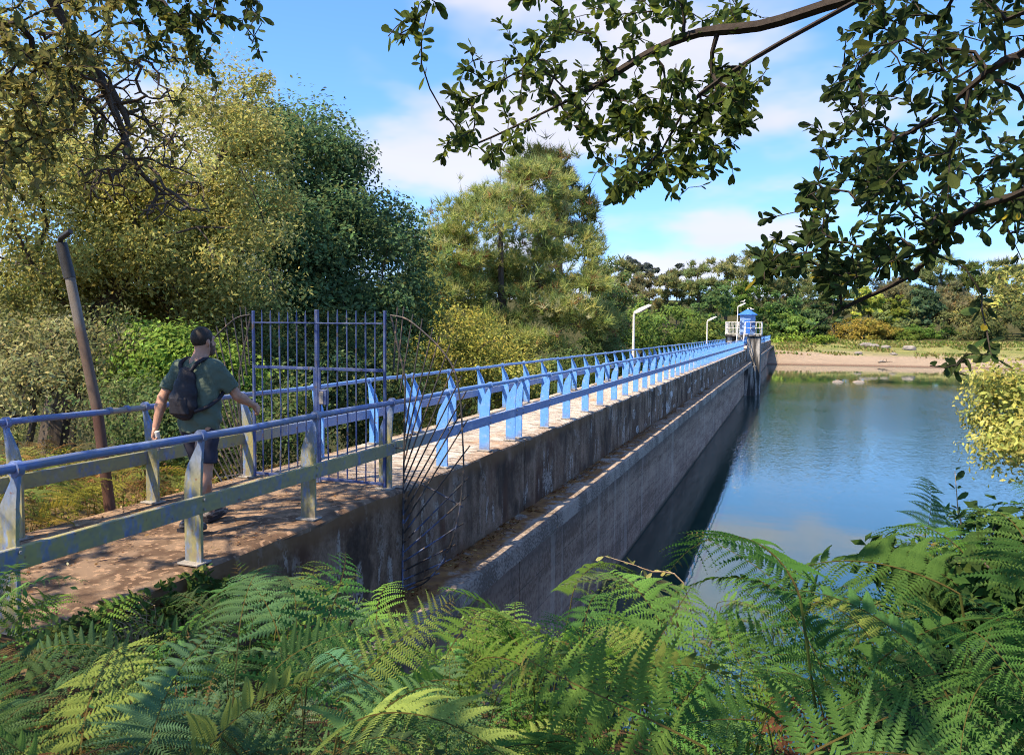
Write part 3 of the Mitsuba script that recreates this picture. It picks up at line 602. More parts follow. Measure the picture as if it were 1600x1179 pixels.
def pack_sdf(p):
    d = smin(ell(p, (-.02, -.165, 1.10), (.135, .075, .15)), ell(p, (.0, -.145, 1.28), (.085, .055, .12)), .08)
    return d + .004 * np.sin(p[..., 2] * 50 + p[..., 0] * 20)
put(pk + '__bag', mesh_of(solid(pack_sdf, (-.2, -.27, .9), (.2, -.05, 1.45), .011)), 'm_pack', True)
put(pk + '__pocket', mesh_of(m3.Manifold.batch_hull([sph((-.09, -.215, 1.02), .022), sph((.06, -.215, 1.02), .022), (sph((-.08, -.22, 1.13), .02)), sph((.05, -.22, 1.13), .02)])), 'm_pack', 40)
for s in (1, -1):
    o = .012 * s
    pth = curve([(s * .05, -.15, 1.36), (s * .085, -.115, 1.425), (s * .10, -.01, 1.462), (s * .125, .085, 1.40), (s * .15, .125, 1.28), (s * .192, .06, 1.16), (s * .175, -.09, 1.07), (s * .10, -.17, 1.03)], 22)
    v, f = tube(pth, .017, 8); put(pk + '__strap', moved((v, f), (PX, PY, .012)), 'm_pack', 50)
bt = thing('bottle', 'small white bottle held low in the left hand of the walker', 'bottle')
hc = J['wrL'] + _n(J['wrL'] - J['elL']) * .085 + np.array([.028, .018, 0])
ax = _n([.0, .15, -1]); pr = [(-.06, .012), (-.055, .024), (.07, .026), (.085, .020), (.088, .013), (.105, .013)]
put(bt + '__body', moved(tube([hc + ax * t for t, _ in pr[:4]], [r for _, r in pr[:4]], 14), (PX, PY, .012)), 'm_white', 40)
put(bt + '__cap', moved(tube([hc + ax * t for t, _ in pr[3:]], [.0135, .014, .014], 12), (PX, PY, .012)), 'm_bare', 40)

# ---------------------------------------------------------------- foliage tools
def frames(n, rng):
    n = n / (np.linalg.norm(n, axis=1, keepdims=True) + 1e-9)
    r = rng.normal(size=n.shape)
    a = np.cross(n, r); a /= np.linalg.norm(a, axis=1, keepdims=True) + 1e-9
    return a, np.cross(n, a), n
LEAF2 = (np.array([[0, -0.5, 0], [0.24, -0.02, 0.06], [0, 0.5, 0], [-0.24, 0.02, 0.06]]), np.array([[0, 1, 2], [0, 2, 3]]))
_o = [(0, -.5), (.13, -.28), (.24, .08), (.19, .36), (0, .5)]
LEAF8 = (np.array([[0, -.5, 0], [0, -.2, -.03], [0, .15, -.04], [0, .5, .03], [.15, -.25, .04], [.25, .08, .05], [.17, .37, .05], [-.15, -.25, .04], [-.25, .08, .05], [-.17, .37, .05]]),
         np.array([[0, 4, 1], [1, 4, 5], [1, 5, 2], [2, 5, 6], [2, 6, 3], [0, 1, 7], [1, 8, 7], [1, 2, 8], [2, 9, 8], [2, 3, 9]]))
def leaves(c, n, size, col, rng, tpl=LEAF2, along=None):
    """leaf blades at c with normals n, sizes, colours (per leaf); along: direction of the blade"""
    if along is None: a, b, n = frames(n, rng)
    else:
        b = along / (np.linalg.norm(along, axis=1, keepdims=True) + 1e-9)
        a = np.cross(b, n); a /= np.linalg.norm(a, axis=1, keepdims=True) + 1e-9
        n = np.cross(a, b)
    t, f = tpl
    s = np.asarray(size)[:, None, None]
    v = c[:, None] + s * (t[None, :, :1] * a[:, None] + t[None, :, 1:2] * b[:, None] + t[None, :, 2:] * n[:, None])
    F = (f[None] + (np.arange(len(c)) * len(t))[:, None, None]).reshape(-1, 3)
    return v.reshape(-1, 3), F, np.repeat(col, len(t), 0)
def jitter(base, n, rng, amt=0.22, hue=0.10, alt=None, altp=0.0):
    c = np.tile(np.asarray(base, float), (n, 1)) * np.exp(rng.normal(size=(n, 1)) * amt)
    c[:, 0] *= np.exp(rng.normal(size=n) * hue); c[:, 2] *= np.exp(rng.normal(size=n) * hue)
    if alt is not None:
        k = rng.random(n) < altp; c[k] = np.asarray(alt) * np.exp(rng.normal(size=(k.sum(), 1)) * amt)
    return np.clip(c, 0.004, 0.6)
def grow(start, targets, rng, droop=0.10, bias=0.35, step=0.5, wob=0.05):
    """limbs that branch from the start polyline to every target; returns (paths, node points, weight)"""
    nodes = [np.asarray(q, float) for q in start]; par = [-1] + list(range(len(start) - 1)); dist = [0.0]
    for k in range(1, len(start)): dist.append(dist[-1] + np.linalg.norm(nodes[k] - nodes[k - 1]))
    tg = np.asarray(targets, float); order = np.argsort(np.min(np.linalg.norm(tg[:, None] - np.array(nodes)[None], axis=2), axis=1))
    ends = []
    for o in order:
        q = tg[o]; P = np.array(nodes); d = np.linalg.norm(P - q, axis=1)
        k = int(np.argmin(d + bias * np.array(dist) * 0.4))
        m = max(2, int(d[k] / step) + 1); prev = k
        sag = droop * d[k]; w = rng.normal(size=3) * wob * d[k]
        for u in np.linspace(0, 1, m + 1)[1:]:
            x = P[k] + (q - P[k]) * u + np.array([0, 0, sag]) * math.sin(math.pi * u) + w * math.sin(math.pi * u) + rng.normal(size=3) * wob * 0.25 * step
            nodes.append(x); par.append(prev); dist.append(dist[prev] + d[k] / m); prev = len(nodes) - 1
        ends.append(prev)
    n = len(nodes); wgt = np.zeros(n); kids = [[] for _ in range(n)]
    for k in range(1, n): kids[par[k]].append(k)
    for k in range(n - 1, -1, -1): wgt[k] = max(1.0, sum(wgt[c] for c in kids[k]))
    return np.array(nodes), np.array(par), wgt, kids, ends
def limbs(g, r_tip, r_base, sides=5, power=0.5, flare=1.0):
    nodes, par, w, kids, _ = g
    rad = r_tip * w ** power; rad = np.minimum(rad * 1.0, r_base); s = r_base / max(rad[0], 1e-9); rad = np.maximum(r_tip, np.where(w > 3, rad * (1 + (s - 1) * (w / w[0]) ** 0.5), rad))
    out, seen = [], set()
    for k in range(len(nodes)):
        for c in kids[k]:
            if k == 0 or len(kids[k]) > 1 and c != max(kids[k], key=lambda q: w[q]):
                path = [k, c]
            elif k == 0: path = [k, c]
            else: continue
            while kids[path[-1]]: path.append(max(kids[path[-1]], key=lambda q: w[q]))
            rr = rad[path].copy(); rr[0] = min(rr[0], rr[1] * 1.3)
            out.append(tube(nodes[path], rr, sides if rr.max() > 0.03 else 4, False))
    return cat(out)
def crown_leaves(lobes, nclump, per, clump_r, size, base, rng, up=0.5, inner=0.55, alt=None, altp=0.0, cvar=0.26, flat=0.58, tpl=LEAF2):
    """leaf clumps spread through a few ellipsoid lobes: returns the leaf mesh and the clump centres"""
    L = [(np.asarray(c, float), np.asarray(r, float)) for c, r in lobes]
    wt = np.array([np.prod(r) ** (2 / 3) for _, r in L]); wt /= wt.sum()
    which = rng.choice(len(L), nclump, p=wt)
    d = rng.normal(size=(nclump, 3)); d /= np.linalg.norm(d, axis=1, keepdims=True)
    rr = inner + (1.04 - inner) * rng.random(nclump) ** 0.6
    lump = 0.62 + 0.85 * meshkit.fbm(d * 2.1 + which[:, None] * 3.1, 3, 6)
    cc = np.array([L[k][0] for k in which]) + d * np.array([L[k][1] for k in which]) * (rr * lump)[:, None]
    keep = meshkit.noise(cc / (clump_r * 3.4), 11) > 0.36; cc, d = cc[keep], d[keep]; nclump = len(cc)
    k = np.repeat(np.arange(nclump), int(per * 1.3)); n = len(k)
    cs = clump_r * np.exp(rng.normal(size=nclump) * 0.3)
    off = rng.normal(size=(n, 3)) * [1, 1, flat]; ln = np.linalg.norm(off, axis=1, keepdims=True); off *= np.minimum(1, 1.55 / ln); loc = off / (np.linalg.norm(off, axis=1, keepdims=True) + 1e-6)
    c = cc[k] + off * cs[k][:, None] * 0.54
    nr = d[k] * 0.35 + loc * 0.55 + np.array([-0.18, -0.28, up * 0.8]) + rng.normal(size=(n, 3)) * 0.40
    ctint = np.exp(rng.normal(size=(nclump, 1)) * cvar)[k]
    col = jitter(base, n, rng, 0.2, 0.1, alt, altp) * ctint
    return leaves(c, nr, size * np.exp(rng.normal(size=n) * 0.22), np.clip(col, 0.004, 0.6), rng, tpl), cc
def needle_tufts(c, d, size, col, rng, k=11, width=0.035):
    n = len(c); d = d / (np.linalg.norm(d, axis=1, keepdims=True) + 1e-9)
    dirs = d[:, None] * 0.75 + rng.normal(size=(n, k, 3)) * 0.55; dirs /= np.linalg.norm(dirs, axis=2, keepdims=True)
    s = (np.asarray(size)[:, None] * (0.75 + 0.5 * rng.random((n, k))))[..., None]
    sd = np.cross(dirs, rng.normal(size=(n, k, 3))); sd /= np.linalg.norm(sd, axis=2, keepdims=True)
    b = c[:, None] + rng.normal(size=(n, k, 3)) * 0.08 * s
    v = np.stack([b - sd * s * width, b + sd * s * width, b + dirs * s], 2).reshape(-1, 3)
    f = np.arange(n * k * 3).reshape(-1, 3)
    return v, f, np.repeat(col, 3 * k, 0)
def put_leaves(key, vfc, bsdf='m_leaf'): return put(key, (vfc[0], vfc[1]), bsdf, False, color=vfc[2])

def tree(name, label, category, base, lobes, nclump, per, clump_r, size, color, trunk_r, seed, group=None, lean=(0, 0), ntwig=90, top=0.62, **kw):
    rng = np.random.default_rng(seed)
    k = thing(name, label, category, group)
    if category == 'tree' and name == 'oak_tree':
        for c, r in list(lobes):
            for _ in range(4):
                d_ = rng.normal(size=3); d_[2] = abs(d_[2]) * 0.8; d_ /= np.linalg.norm(d_); f_ = 0.22 + 0.16 * rng.random()
                lobes = lobes + [(np.asarray(c) + d_ * np.asarray(r) * 1.02, tuple(np.asarray(r) * f_))]
    vfc, cc = crown_leaves(lobes, nclump, per, clump_r, size, color, rng, **kw)
    base = np.asarray(base, float)
    hi = max(c[2] + r[2] for c, r in lobes); mid = np.mean([c for c, r in lobes], axis=0)
    tp = base + (np.array([mid[0], mid[1], base[2] + (hi - base[2]) * top]) - base)
    st = curve([base - [0, 0, 0.6], base + (tp - base) * 0.35 + [lean[0], lean[1], 0], base + (tp - base) * 0.7 + [lean[0] * 0.5, lean[1] * 0.5, 0], tp], 9)
    pick = cc[rng.choice(len(cc), min(ntwig, len(cc)), replace=False)]
    g = grow(st, pick, rng, step=max(0.4, 0.12 * (hi - base[2])))
    put(k + '__trunk', limbs(g, 0.009 * max(1, trunk_r / 0.15), trunk_r, 7), 'm_bark', 50)
    put_leaves(k + '__crown', vfc)
    return k
def bush(name, label, base, lobes, nclump, per, clump_r, size, color, seed, cat_='shrub', group=None, stem=0.03, ntwig=40, **kw):
    rng = np.random.default_rng(seed)
    k = thing(name, label, cat_, group)
    vfc, cc = crown_leaves(lobes, nclump, per, clump_r, size, color, rng, **kw)
    base = np.asarray(base, float)
    pick = cc[rng.choice(len(cc), min(ntwig, len(cc)), replace=False)]
    g = grow([base - [0, 0, 0.3], base + [0, 0, 0.1]], pick, rng, step=0.5)
    put(k + '__stem', limbs(g, stem * 0.2, stem, 5), 'm_bark', 50)
    put_leaves(k + '__foliage', vfc)
    return k
def gz(x, y): return float(ground_z(x, y))
def lobe(px, py, depth, rx, rz, ry=None):
    """a crown lobe: centre seen at a pixel and depth; radii in photo pixels at that depth (ry in metres)"""
    s = depth / FX
    return at(px, py, depth), (rx * s, ry if ry else rx * s, rz * s)

# ---------------------------------------------------------------- trees on the wooded side
def base_of(px, depth, z=None):
    q = at(px, 600, depth); return np.array([q[0], q[1], gz(q[0], q[1]) if z is None else z])
OAK = [0.40, 0.41, 0.13]; DOAK = [0.105, 0.18, 0.08]; PINE = [0.36, 0.43, 0.14]
tree('oak_tree', 'big yellow green oak filling the upper left behind the rusty pole', 'tree', base_of(60, 13.5), 
     [lobe(250, 250, 14.5, 150, 130), lobe(330, 190, 15.5, 90, 85), lobe(120, 330, 13, 160, 150), lobe(300, 360, 14, 130, 120), lobe(60, 180, 14, 160, 140), lobe(395, 300, 16, 60, 90)],
     560, 140, 0.56, 0.082, OAK, 0.24, 21, lean=(-0.5, 0), ntwig=150, alt=[0.36, 0.31, 0.09], altp=0.15)
tree('oak_tree', 'dark green oak with a rounded top left of the pine', 'tree', base_of(470, 20), 
     [lobe(445, 300, 21, 95, 110), lobe(520, 420, 20, 110, 110), lobe(400, 430, 19, 120, 110), lobe(590, 400, 22, 55, 70), lobe(468, 215, 22, 42, 42), lobe(560, 345, 22, 45, 42), lobe(500, 520, 19.5, 120, 70), lobe(505, 265, 22, 32, 36), lobe(608, 365, 22, 26, 40), lobe(535, 310, 21.5, 30, 34), lobe(420, 205, 21.5, 36, 30), lobe(615, 440, 21.5, 46, 60), lobe(600, 500, 21, 60, 60)],
     520, 140, 0.85, 0.13, DOAK, 0.26, 22, ntwig=150, alt=[0.13, 0.15, 0.05], altp=0.10)
tree('oak_tree', 'olive green tree between the big oak and the iron gate', 'tree', base_of(260, 15.5), 
     [lobe(200, 470, 14.5, 140, 95), lobe(330, 490, 16, 100, 80), lobe(80, 480, 13.5, 110, 90), lobe(400, 540, 17, 80, 70), lobe(250, 400, 15.5, 120, 90)],
     420, 120, 0.55, 0.085, [0.26, 0.29, 0.10], 0.16, 23, lean=(0.2, 0), ntwig=120, alt=[0.30, 0.27, 0.08], altp=0.12)
bush('hazel_bush', 'bright green leafy bush in sunlight behind the head of the walker', base_of(270, 12), [lobe(265, 575, 12, 75, 60), lobe(330, 610, 12, 60, 60)], 150, 110, 0.4, 0.075, [0.19, 0.30, 0.06], 24, up=0.7)
bush('bramble_bush', 'dense dark bramble behind the walker and the left railing', base_of(330, 10.5), [lobe(200, 660, 10, 85, 55), lobe(310, 680, 10.5, 90, 60), lobe(420, 660, 12, 80, 60)], 190, 110, 0.36, 0.06, [0.11, 0.17, 0.065], 25, up=0.6, alt=[0.2, 0.22, 0.1], altp=0.15)
bush('willow_scrub', 'straggly pale scrub at the left edge below the big oak', base_of(40, 11), [lobe(60, 620, 10.5, 120, 65), lobe(130, 560, 11.5, 80, 60), lobe(-30, 560, 11, 70, 60)], 150, 80, 0.42, 0.065, [0.27, 0.28, 0.13], 26, up=0.4, ntwig=110, stem=0.05)
bush('thicket', 'dark thicket behind the bars of the iron gate', base_of(520, 15), [lobe(470, 610, 15, 100, 70), lobe(570, 620, 16, 90, 60), lobe(520, 560, 16.5, 90, 60)], 200, 110, 0.5, 0.09, [0.08, 0.13, 0.055], 27, up=0.5, alt=[0.17, 0.19, 0.06], altp=0.14)
bush('sunlit_bush', 'yellow green sunlit bush at the foot of the pine', base_of(715, 21), [lobe(690, 555, 21, 75, 75), lobe(760, 590, 22, 80, 60), lobe(640, 600, 20, 60, 60)], 210, 120, 0.62, 0.085, [0.38, 0.37, 0.085], 28, up=0.6, alt=[0.16, 0.19, 0.04], altp=0.25, ntwig=60, stem=0.06)
bush('undergrowth_bush', 'dark green undergrowth right of the yellow bush along the railing', base_of(840, 25), [lobe(820, 610, 23, 70, 35), lobe(900, 590, 28, 60, 35), lobe(740, 645, 19, 60, 30)], 110, 90, 0.62, 0.11, [0.11, 0.16, 0.055], 29, up=0.5)

def pine(label, base, lobes, nshoot, size, color, trunk_r, seed, group=None, brown=0.12, k=11, width=0.035, ntwig=110, name='pine_tree'):
    rng = np.random.default_rng(seed)
    t = thing(name, label, 'tree', group)
    L = [(np.asarray(c, float), np.asarray(r, float)) for c, r in lobes]
    wt = np.array([np.prod(r) ** (2 / 3) for _, r in L]); wt /= wt.sum()
    nb = max(20, nshoot // 24)
    wb = rng.choice(len(L), nb, p=wt); d = rng.normal(size=(nb, 3)); d[:, 2] = np.abs(d[:, 2]) * 0.9 - 0.25; d /= np.linalg.norm(d, axis=1, keepdims=True)
    ends = np.array([L[i][0] for i in wb]) + d * np.array([L[i][1] for i in wb]) * (0.55 + 0.5 * rng.random((nb, 1)))
    kk = rng.integers(0, nb, nshoot)
    sp = np.array([L[i][1].mean() for i in wb])[kk][:, None] * 0.20
    c = ends[kk] + rng.normal(size=(nshoot, 3)) * [1, 1, 0.55] * sp
    dd = d[kk] * 0.5 + [0, 0, 0.75] + rng.normal(size=(nshoot, 3)) * 0.35
    col = jitter(color, nshoot, rng, 0.22, 0.10, [0.24, 0.14, 0.07], brown) * np.exp(rng.normal(size=(nb, 1)) * 0.16)[kk]
    vfc = needle_tufts(c, dd, size * np.exp(rng.normal(size=nshoot) * 0.2), np.clip(col, 0.01, 0.5), rng, k, width)
    base = np.asarray(base, float); hi = max(c_[2] + r_[2] * 0.6 for c_, r_ in L); mid = np.mean([c_ for c_, _ in L], axis=0)
    st = curve([base - [0, 0, 0.5], base * 0.6 + 0.4 * np.array([mid[0], mid[1], hi]) + [0.2, 0, 0], [mid[0], mid[1], hi]], 12)
    g = grow(st, ends[rng.choice(nb, min(nb, ntwig), replace=False)], rng, droop=-0.06, step=0.8)
    put(t + '__trunk', limbs(g, 0.02, trunk_r, 7), 'm_bark', 50)
    put_leaves(t + '__needles', vfc)
    return t
pine('tall pine standing in the middle of the picture beyond the railing', base_of(775, 32), 
     [lobe(775, 365, 32, 105, 42), lobe(835, 285, 33, 52, 42), lobe(880, 320, 33, 38, 26), lobe(795, 310, 32.5, 50, 30), lobe(705, 415, 31, 62, 40), lobe(885, 395, 33, 50, 48), lobe(700, 490, 31, 62, 40), lobe(865, 500, 32, 75, 42), lobe(660, 450, 31, 34, 30), lobe(915, 450, 32, 36, 34), lobe(790, 545, 31.5, 90, 32), lobe(830, 420, 33.5, 60, 30), lobe(718, 458, 31, 46, 34), lobe(838, 462, 32.5, 52, 32), lobe(650, 500, 31, 36, 40), lobe(760, 520, 31, 60, 34), lobe(700, 380, 31.5, 36, 26), lobe(910, 510, 32.5, 50, 40), lobe(830, 540, 31.5, 60, 34), lobe(775, 330, 32, 60, 34), lobe(735, 440, 33.5, 70, 36), lobe(800, 455, 34, 70, 34), lobe(690, 455, 32.5, 50, 36), lobe(640, 520, 31, 40, 34)],
     10500, 0.31, PINE, 0.30, 41, width=0.045, k=15, brown=0.05)
pine('dark slender pine top just behind the tall pine', base_of(860, 38), [lobe(858, 280, 38, 40, 55), lobe(890, 350, 38, 40, 60)], 1300, 0.42, [0.12, 0.15, 0.05], 0.2, 42, width=0.045)
rng = np.random.default_rng(5)
def mid_tree(px, top, depth, w, col, label, seed, size=None, name='tree', nclump=110, per=70, **kw):
    b = base_of(px, depth); s = depth / FX; ht = at(px, top, depth)[2]
    c0 = at(px, 518, depth); c0[2] = ht - 0.4 * w * s
    h = ht - b[2]; rx = w * s / 2
    r_ = np.random.default_rng(seed + 900)
    lobes = []
    for q in range(5):
        a_ = r_.random() * 6.28; u = r_.random()
        rr = rx * (0.5 + 0.25 * r_.random())
        lobes.append(([c0[0] + math.cos(a_) * rx * 0.5, c0[1] + math.sin(a_) * rx * 0.5, ht - rr * 0.8 - u * h * 0.5], (rr, rr, rr * 0.85)))
    lobes.append(([c0[0], c0[1], ht - rx * 0.62], (rx * 0.62, rx * 0.62, rx * 0.62)))
    return tree(name, label, 'tree', b, lobes, nclump, per, rx * 0.23, size or 0.0042 * depth, col, max(0.12, rx * 0.06), seed, ntwig=40, **kw)
ACA = [0.16, 0.25, 0.06]
mid_tree(945, 405, 44, 105, [0.15, 0.21, 0.075], 'green conifer close on the right of the tall pine', 51, nclump=150, alt=[0.17, 0.12, 0.06], altp=0.12)
mid_tree(985, 470, 52, 120, ACA, 'light feathery green tree behind the nearest street lamp', 52)
mid_tree(1050, 468, 62, 120, [0.12, 0.19, 0.045], 'light green tree between the two nearest street lamps', 53)
mid_tree(1105, 500, 78, 80, [0.15, 0.20, 0.05], 'low light green tree behind the second street lamp', 54)
mid_tree(925, 505, 36, 110, [0.12, 0.15, 0.05], 'low green tree over the railing left of the nearest street lamp', 55)
mid_tree(1110, 445, 105, 90, [0.085, 0.15, 0.055], 'dark green broad tree behind the second street lamp', 56)
mid_tree(1150, 440, 120, 90, [0.10, 0.17, 0.035], 'bright green conical tree behind the blue hut', 57)
mid_tree(1085, 478, 92, 70, [0.10, 0.17, 0.055], 'dark green tree left of the raised platform', 58)
mid_tree(880, 500, 38, 130, [0.12, 0.17, 0.05], 'low spreading green tree at the foot of the pine along the railing', 63)
mid_tree(800, 520, 34, 120, [0.16, 0.18, 0.06], 'low olive tree under the boughs of the pine', 64)
mid_tree(660, 350, 60, 90, [0.10, 0.11, 0.06], 'rounded grey green tree top between the dark oak and the pine', 59)
mid_tree(350, 300, 30, 300, [0.15, 0.18, 0.065], 'tree standing far behind the dark oak', 60, nclump=140)
mid_tree(620, 470, 42, 160, [0.10, 0.14, 0.06], 'dark tree low between the dark oak and the pine', 61)
mid_tree(15, 350, 42, 230, [0.17, 0.20, 0.08], 'tree far back at the left edge of the picture', 65, nclump=120)
mid_tree(190, 370, 46, 240, [0.15, 0.19, 0.07], 'tree far back between the rusty pole and the walker', 66, nclump=120)
mid_tree(-60, 400, 30, 200, [0.17, 0.19, 0.08], 'tree cut off by the left edge behind the railing', 67)
mid_tree(100, 330, 24, 260, [0.20, 0.22, 0.085], 'tree far behind the rusty pole', 62, nclump=160, per=90)
# far shore
def far_pine(px, top, depth, w, col, label, seed, group=None, brown=0.1):
    b = base_of(px, depth); ht = at(px, top, depth)[2]; c = at(px, 500, depth); s = depth / FX; rx = w * s / 2; h = ht - b[2]
    r_ = np.random.default_rng(seed + 70)
    lob = [([c[0], c[1], ht - rx * 0.45], (rx * 0.5, rx * 0.5, rx * 0.45))]
    for q in range(5):
        a_ = r_.random() * 6.28; z = ht - rx * 0.6 - (q + 0.5) / 5 * h * 0.55
        lob.append(([c[0] + math.cos(a_) * rx * 0.45, c[1] + math.sin(a_) * rx * 0.45, z], (rx * 0.62, rx * 0.62, rx * 0.42)))
    pine(label, b, lob, 950, 0.0075 * depth * 0.75, col, max(0.18, 0.02 * h), seed, group, brown, k=9, width=0.10, ntwig=36)
def far_euc(px, top, depth, w, label, seed, group=None):
    b = base_of(px, depth); ht = at(px, top, depth)[2]; c = at(px, 500, depth); s = depth / FX; rx = w * s / 2
    r_ = np.random.default_rng(seed + 70); lob = []
    for q in range(6):
        a_ = r_.random() * 6.28; u = r_.random() ** 0.7
        rr = rx * (0.28 + 0.2 * r_.random())
        lob.append(([c[0] + math.cos(a_) * rx * u, c[1] + math.sin(a_) * rx * u, ht - rr - r_.random() * rx * 1.7], (rr, rr, rr * 0.7)))
    tree('eucalyptus_tree', label, 'tree', b, lob, 46, 40, rx * 0.20, 0.0032 * depth, [0.085, 0.11, 0.10], 0.25, seed, group, ntwig=26, top=0.8)
for q, (px, top, w, lb) in enumerate([(930, 418, 38, 'dark eucalyptus farthest left on the far skyline'), (968, 405, 34, 'dark eucalyptus, second from the left on the far skyline'), (986, 398, 40, 'tallest dark eucalyptus of the group left of the blue hut'),
        (1012, 402, 34, 'slender dark eucalyptus right of the tallest one on the skyline'), (1034, 410, 34, 'dark eucalyptus of the skyline right above the nearest street lamp'), (1055, 405, 26, 'thin dark eucalyptus at the right end of the skyline group'),
        (1375, 428, 60, 'grey eucalyptus standing back over the far beach'), (1395, 440, 40, 'smaller grey eucalyptus beside the one over the far beach'), (1560, 404, 50, 'grey eucalyptus at the right end of the far skyline')]):
    far_euc(px, top, 262 + 4 * (q % 3), w, lb, 100 + q)
P1, P2, P3 = [0.27, 0.29, 0.12], [0.21, 0.26, 0.105], [0.25, 0.25, 0.13]
for q, (px, top, d, w, c, lb) in enumerate([
        (940, 420, 190, 60, P1, 'far pine at the left end of the row behind the lamps'), (975, 412, 196, 60, P1, 'far pine second in the row behind the nearest lamp'),
        (1005, 430, 185, 44, P3, 'greyish half dead pine behind the nearest lamp'), (1040, 425, 190, 60, P1, 'far pine above the gap between the two lamps'),
        (1088, 414, 186, 58, P2, 'lone rounded far pine with sky showing under its crown'), (1130, 398, 186, 84, P1, 'broad olive pine left of the blue hut roof'),
        (1180, 392, 190, 84, P1, 'broad olive pine straight behind the blue hut'), (1232, 396, 192, 90, P2, 'pine behind the dam end, left of the layered cedar'),
        (1285, 400, 205, 96, P1, 'pine rising behind the layered cedar'), (1335, 412, 205, 70, P2, 'pine behind the yellow green tree on the far shore'),
        (1400, 442, 200, 70, P3, 'low brownish pine over the far beach'), (1435, 430, 205, 70, P2, 'dark pine left of the tallest pine at right'),
        (1470, 400, 205, 96, P2, 'tallest green pine over the far beach at right'), (1515, 405, 208, 84, [0.13, 0.17, 0.05], 'bright pine right of the tallest pine over the beach'),
        (1555, 412, 208, 70, P2, 'far pine partly behind the hanging leaves at right'), (1600, 414, 208, 84, P2, 'far pine at the right edge of the picture'),
        (1480, 448, 196, 84, P3, 'reddish pine in front of the tallest pine at right'), (1650, 420, 205, 90, P2, 'far pine just past the right edge')]):
    far_pine(px, top - 4, d, w, np.array(c) * 1.05, lb, 130 + q, brown=0.06 if c is P3 else 0.02)
for q, (px, top, d, w, c, lb) in enumerate([
        (1205, 462, 184, 74, [0.07, 0.13, 0.045], 'dark tree at the far end of the dam'), (1235, 480, 180, 60, [0.13, 0.21, 0.05], 'bright green tree just right of the far dam end'),
        (1265, 490, 182, 56, [0.07, 0.12, 0.05], 'low dark tree behind the far meadow'), (1350, 450, 194, 44, [0.25, 0.30, 0.06], 'yellow green round tree above the golden bush'),
        (1390, 478, 190, 80, [0.14, 0.18, 0.07], 'grey green spreading tree right of the golden bush'), (1432, 455, 192, 56, [0.06, 0.105, 0.055], 'blackish green tree in the middle of the far wood'),
        (1402, 465, 188, 34, [0.16, 0.20, 0.04], 'slim yellow green tree left of the blackish tree'), (1545, 455, 190, 100, [0.20, 0.20, 0.08], 'olive tree behind the far beach at right'),
        (1600, 440, 186, 100, [0.13, 0.14, 0.05], 'olive tree at the right end of the far beach')]):
    mid_tree(px, top - 3, d, w, np.array(c) * 1.3, lb, 160 + q, size=0.0042 * d, nclump=90, per=46)
# the layered cedar
rng = np.random.default_rng(77)
cb = base_of(1300, 186); ct = at(1300, 430, 186)[2]; s_ = 186 / FX; lob = []
for q in range(11):
    u = q / 10; a_ = rng.random() * 6.28; w = (0.25 + 0.75 * (1 - u) ** 0.8) * 58 * s_
    c = at(1300, 500, 186); lob.append(([c[0] + math.cos(a_) * w * 0.3, c[1] + math.sin(a_) * w * 0.3, cb[2] + 2.2 + (ct - cb[2] - 2.4) * u], (w * 0.8, w * 0.8, 0.55)))
tree('cedar_tree', 'layered dark cedar with flat tiers behind the far meadow', 'tree', cb, lob, 190, 40, 0.9, 0.62, [0.09, 0.15, 0.06], 0.35, 78, ntwig=80, top=0.95, inner=0.3, flat=0.25)
for q, (px, py, d, wx, wz, c, lb) in enumerate([
        (1345, 518, 176, 42, 17, [0.27, 0.22, 0.05], 'golden dome shaped bush on the far shore'), (1375, 522, 175, 26, 13, [0.24, 0.22, 0.05], 'smaller golden bush joined to the right of the golden dome'),
        (1450, 527, 177, 34, 13, [0.10, 0.18, 0.04], 'low bright green bush on the far bank'), (1415, 536, 174, 24, 7, [0.13, 0.19, 0.04], 'low strip of green scrub behind the rocks on the far beach'),
        (1515, 530, 172, 44, 26, [0.13, 0.155, 0.06], 'round olive green willow at the right of the far beach'), (1565, 535, 170, 36, 24, [0.08, 0.11, 0.045], 'dark willow at the right end of the far beach'),
        (1250, 545, 170, 44, 6, [0.16, 0.24, 0.04], 'bright low greenery beside the far end of the dam'), (1200, 520, 172, 20, 12, [0.06, 0.10, 0.03], 'dark shrub at the far end of the railing')]):
    b = at(px, py, d); z0 = gz(b[0], b[1]); s = d / FX
    bush('shore_bush', lb, [b[0], b[1], z0], [([b[0], b[1], z0 + wz * s * 0.8], (wx * s, wx * s, wz * s)), ([b[0] - wx * s * .4, b[1] - 1, z0 + wz * s * 0.5], (wx * s * .6, wx * s * .6, wz * s * .7)), ([b[0] + wx * s * .5, b[1] + 1, z0 + wz * s * 0.55], (wx * s * .6, wx * s * .6, wz * s * .7))], 90, 44, wx * s * 0.2, 0.55, c, 180 + q, up=0.7, ntwig=20, stem=0.1)
def rock(x, y, z, r, label, seed, flat=0.5):
    m = trimesh.creation.icosphere(3, 1.0); v = np.array(m.vertices)
    v *= (0.75 + 0.6 * meshkit.fbm(v * 1.3 + seed, 3, seed))[:, None]; v *= [r, r * 0.8, r * flat]
    k = put('rock', (v + [x, y, z], np.array(m.faces)), 'm_rock', 50); labels[k] = {'label': label, 'category': 'rock'}
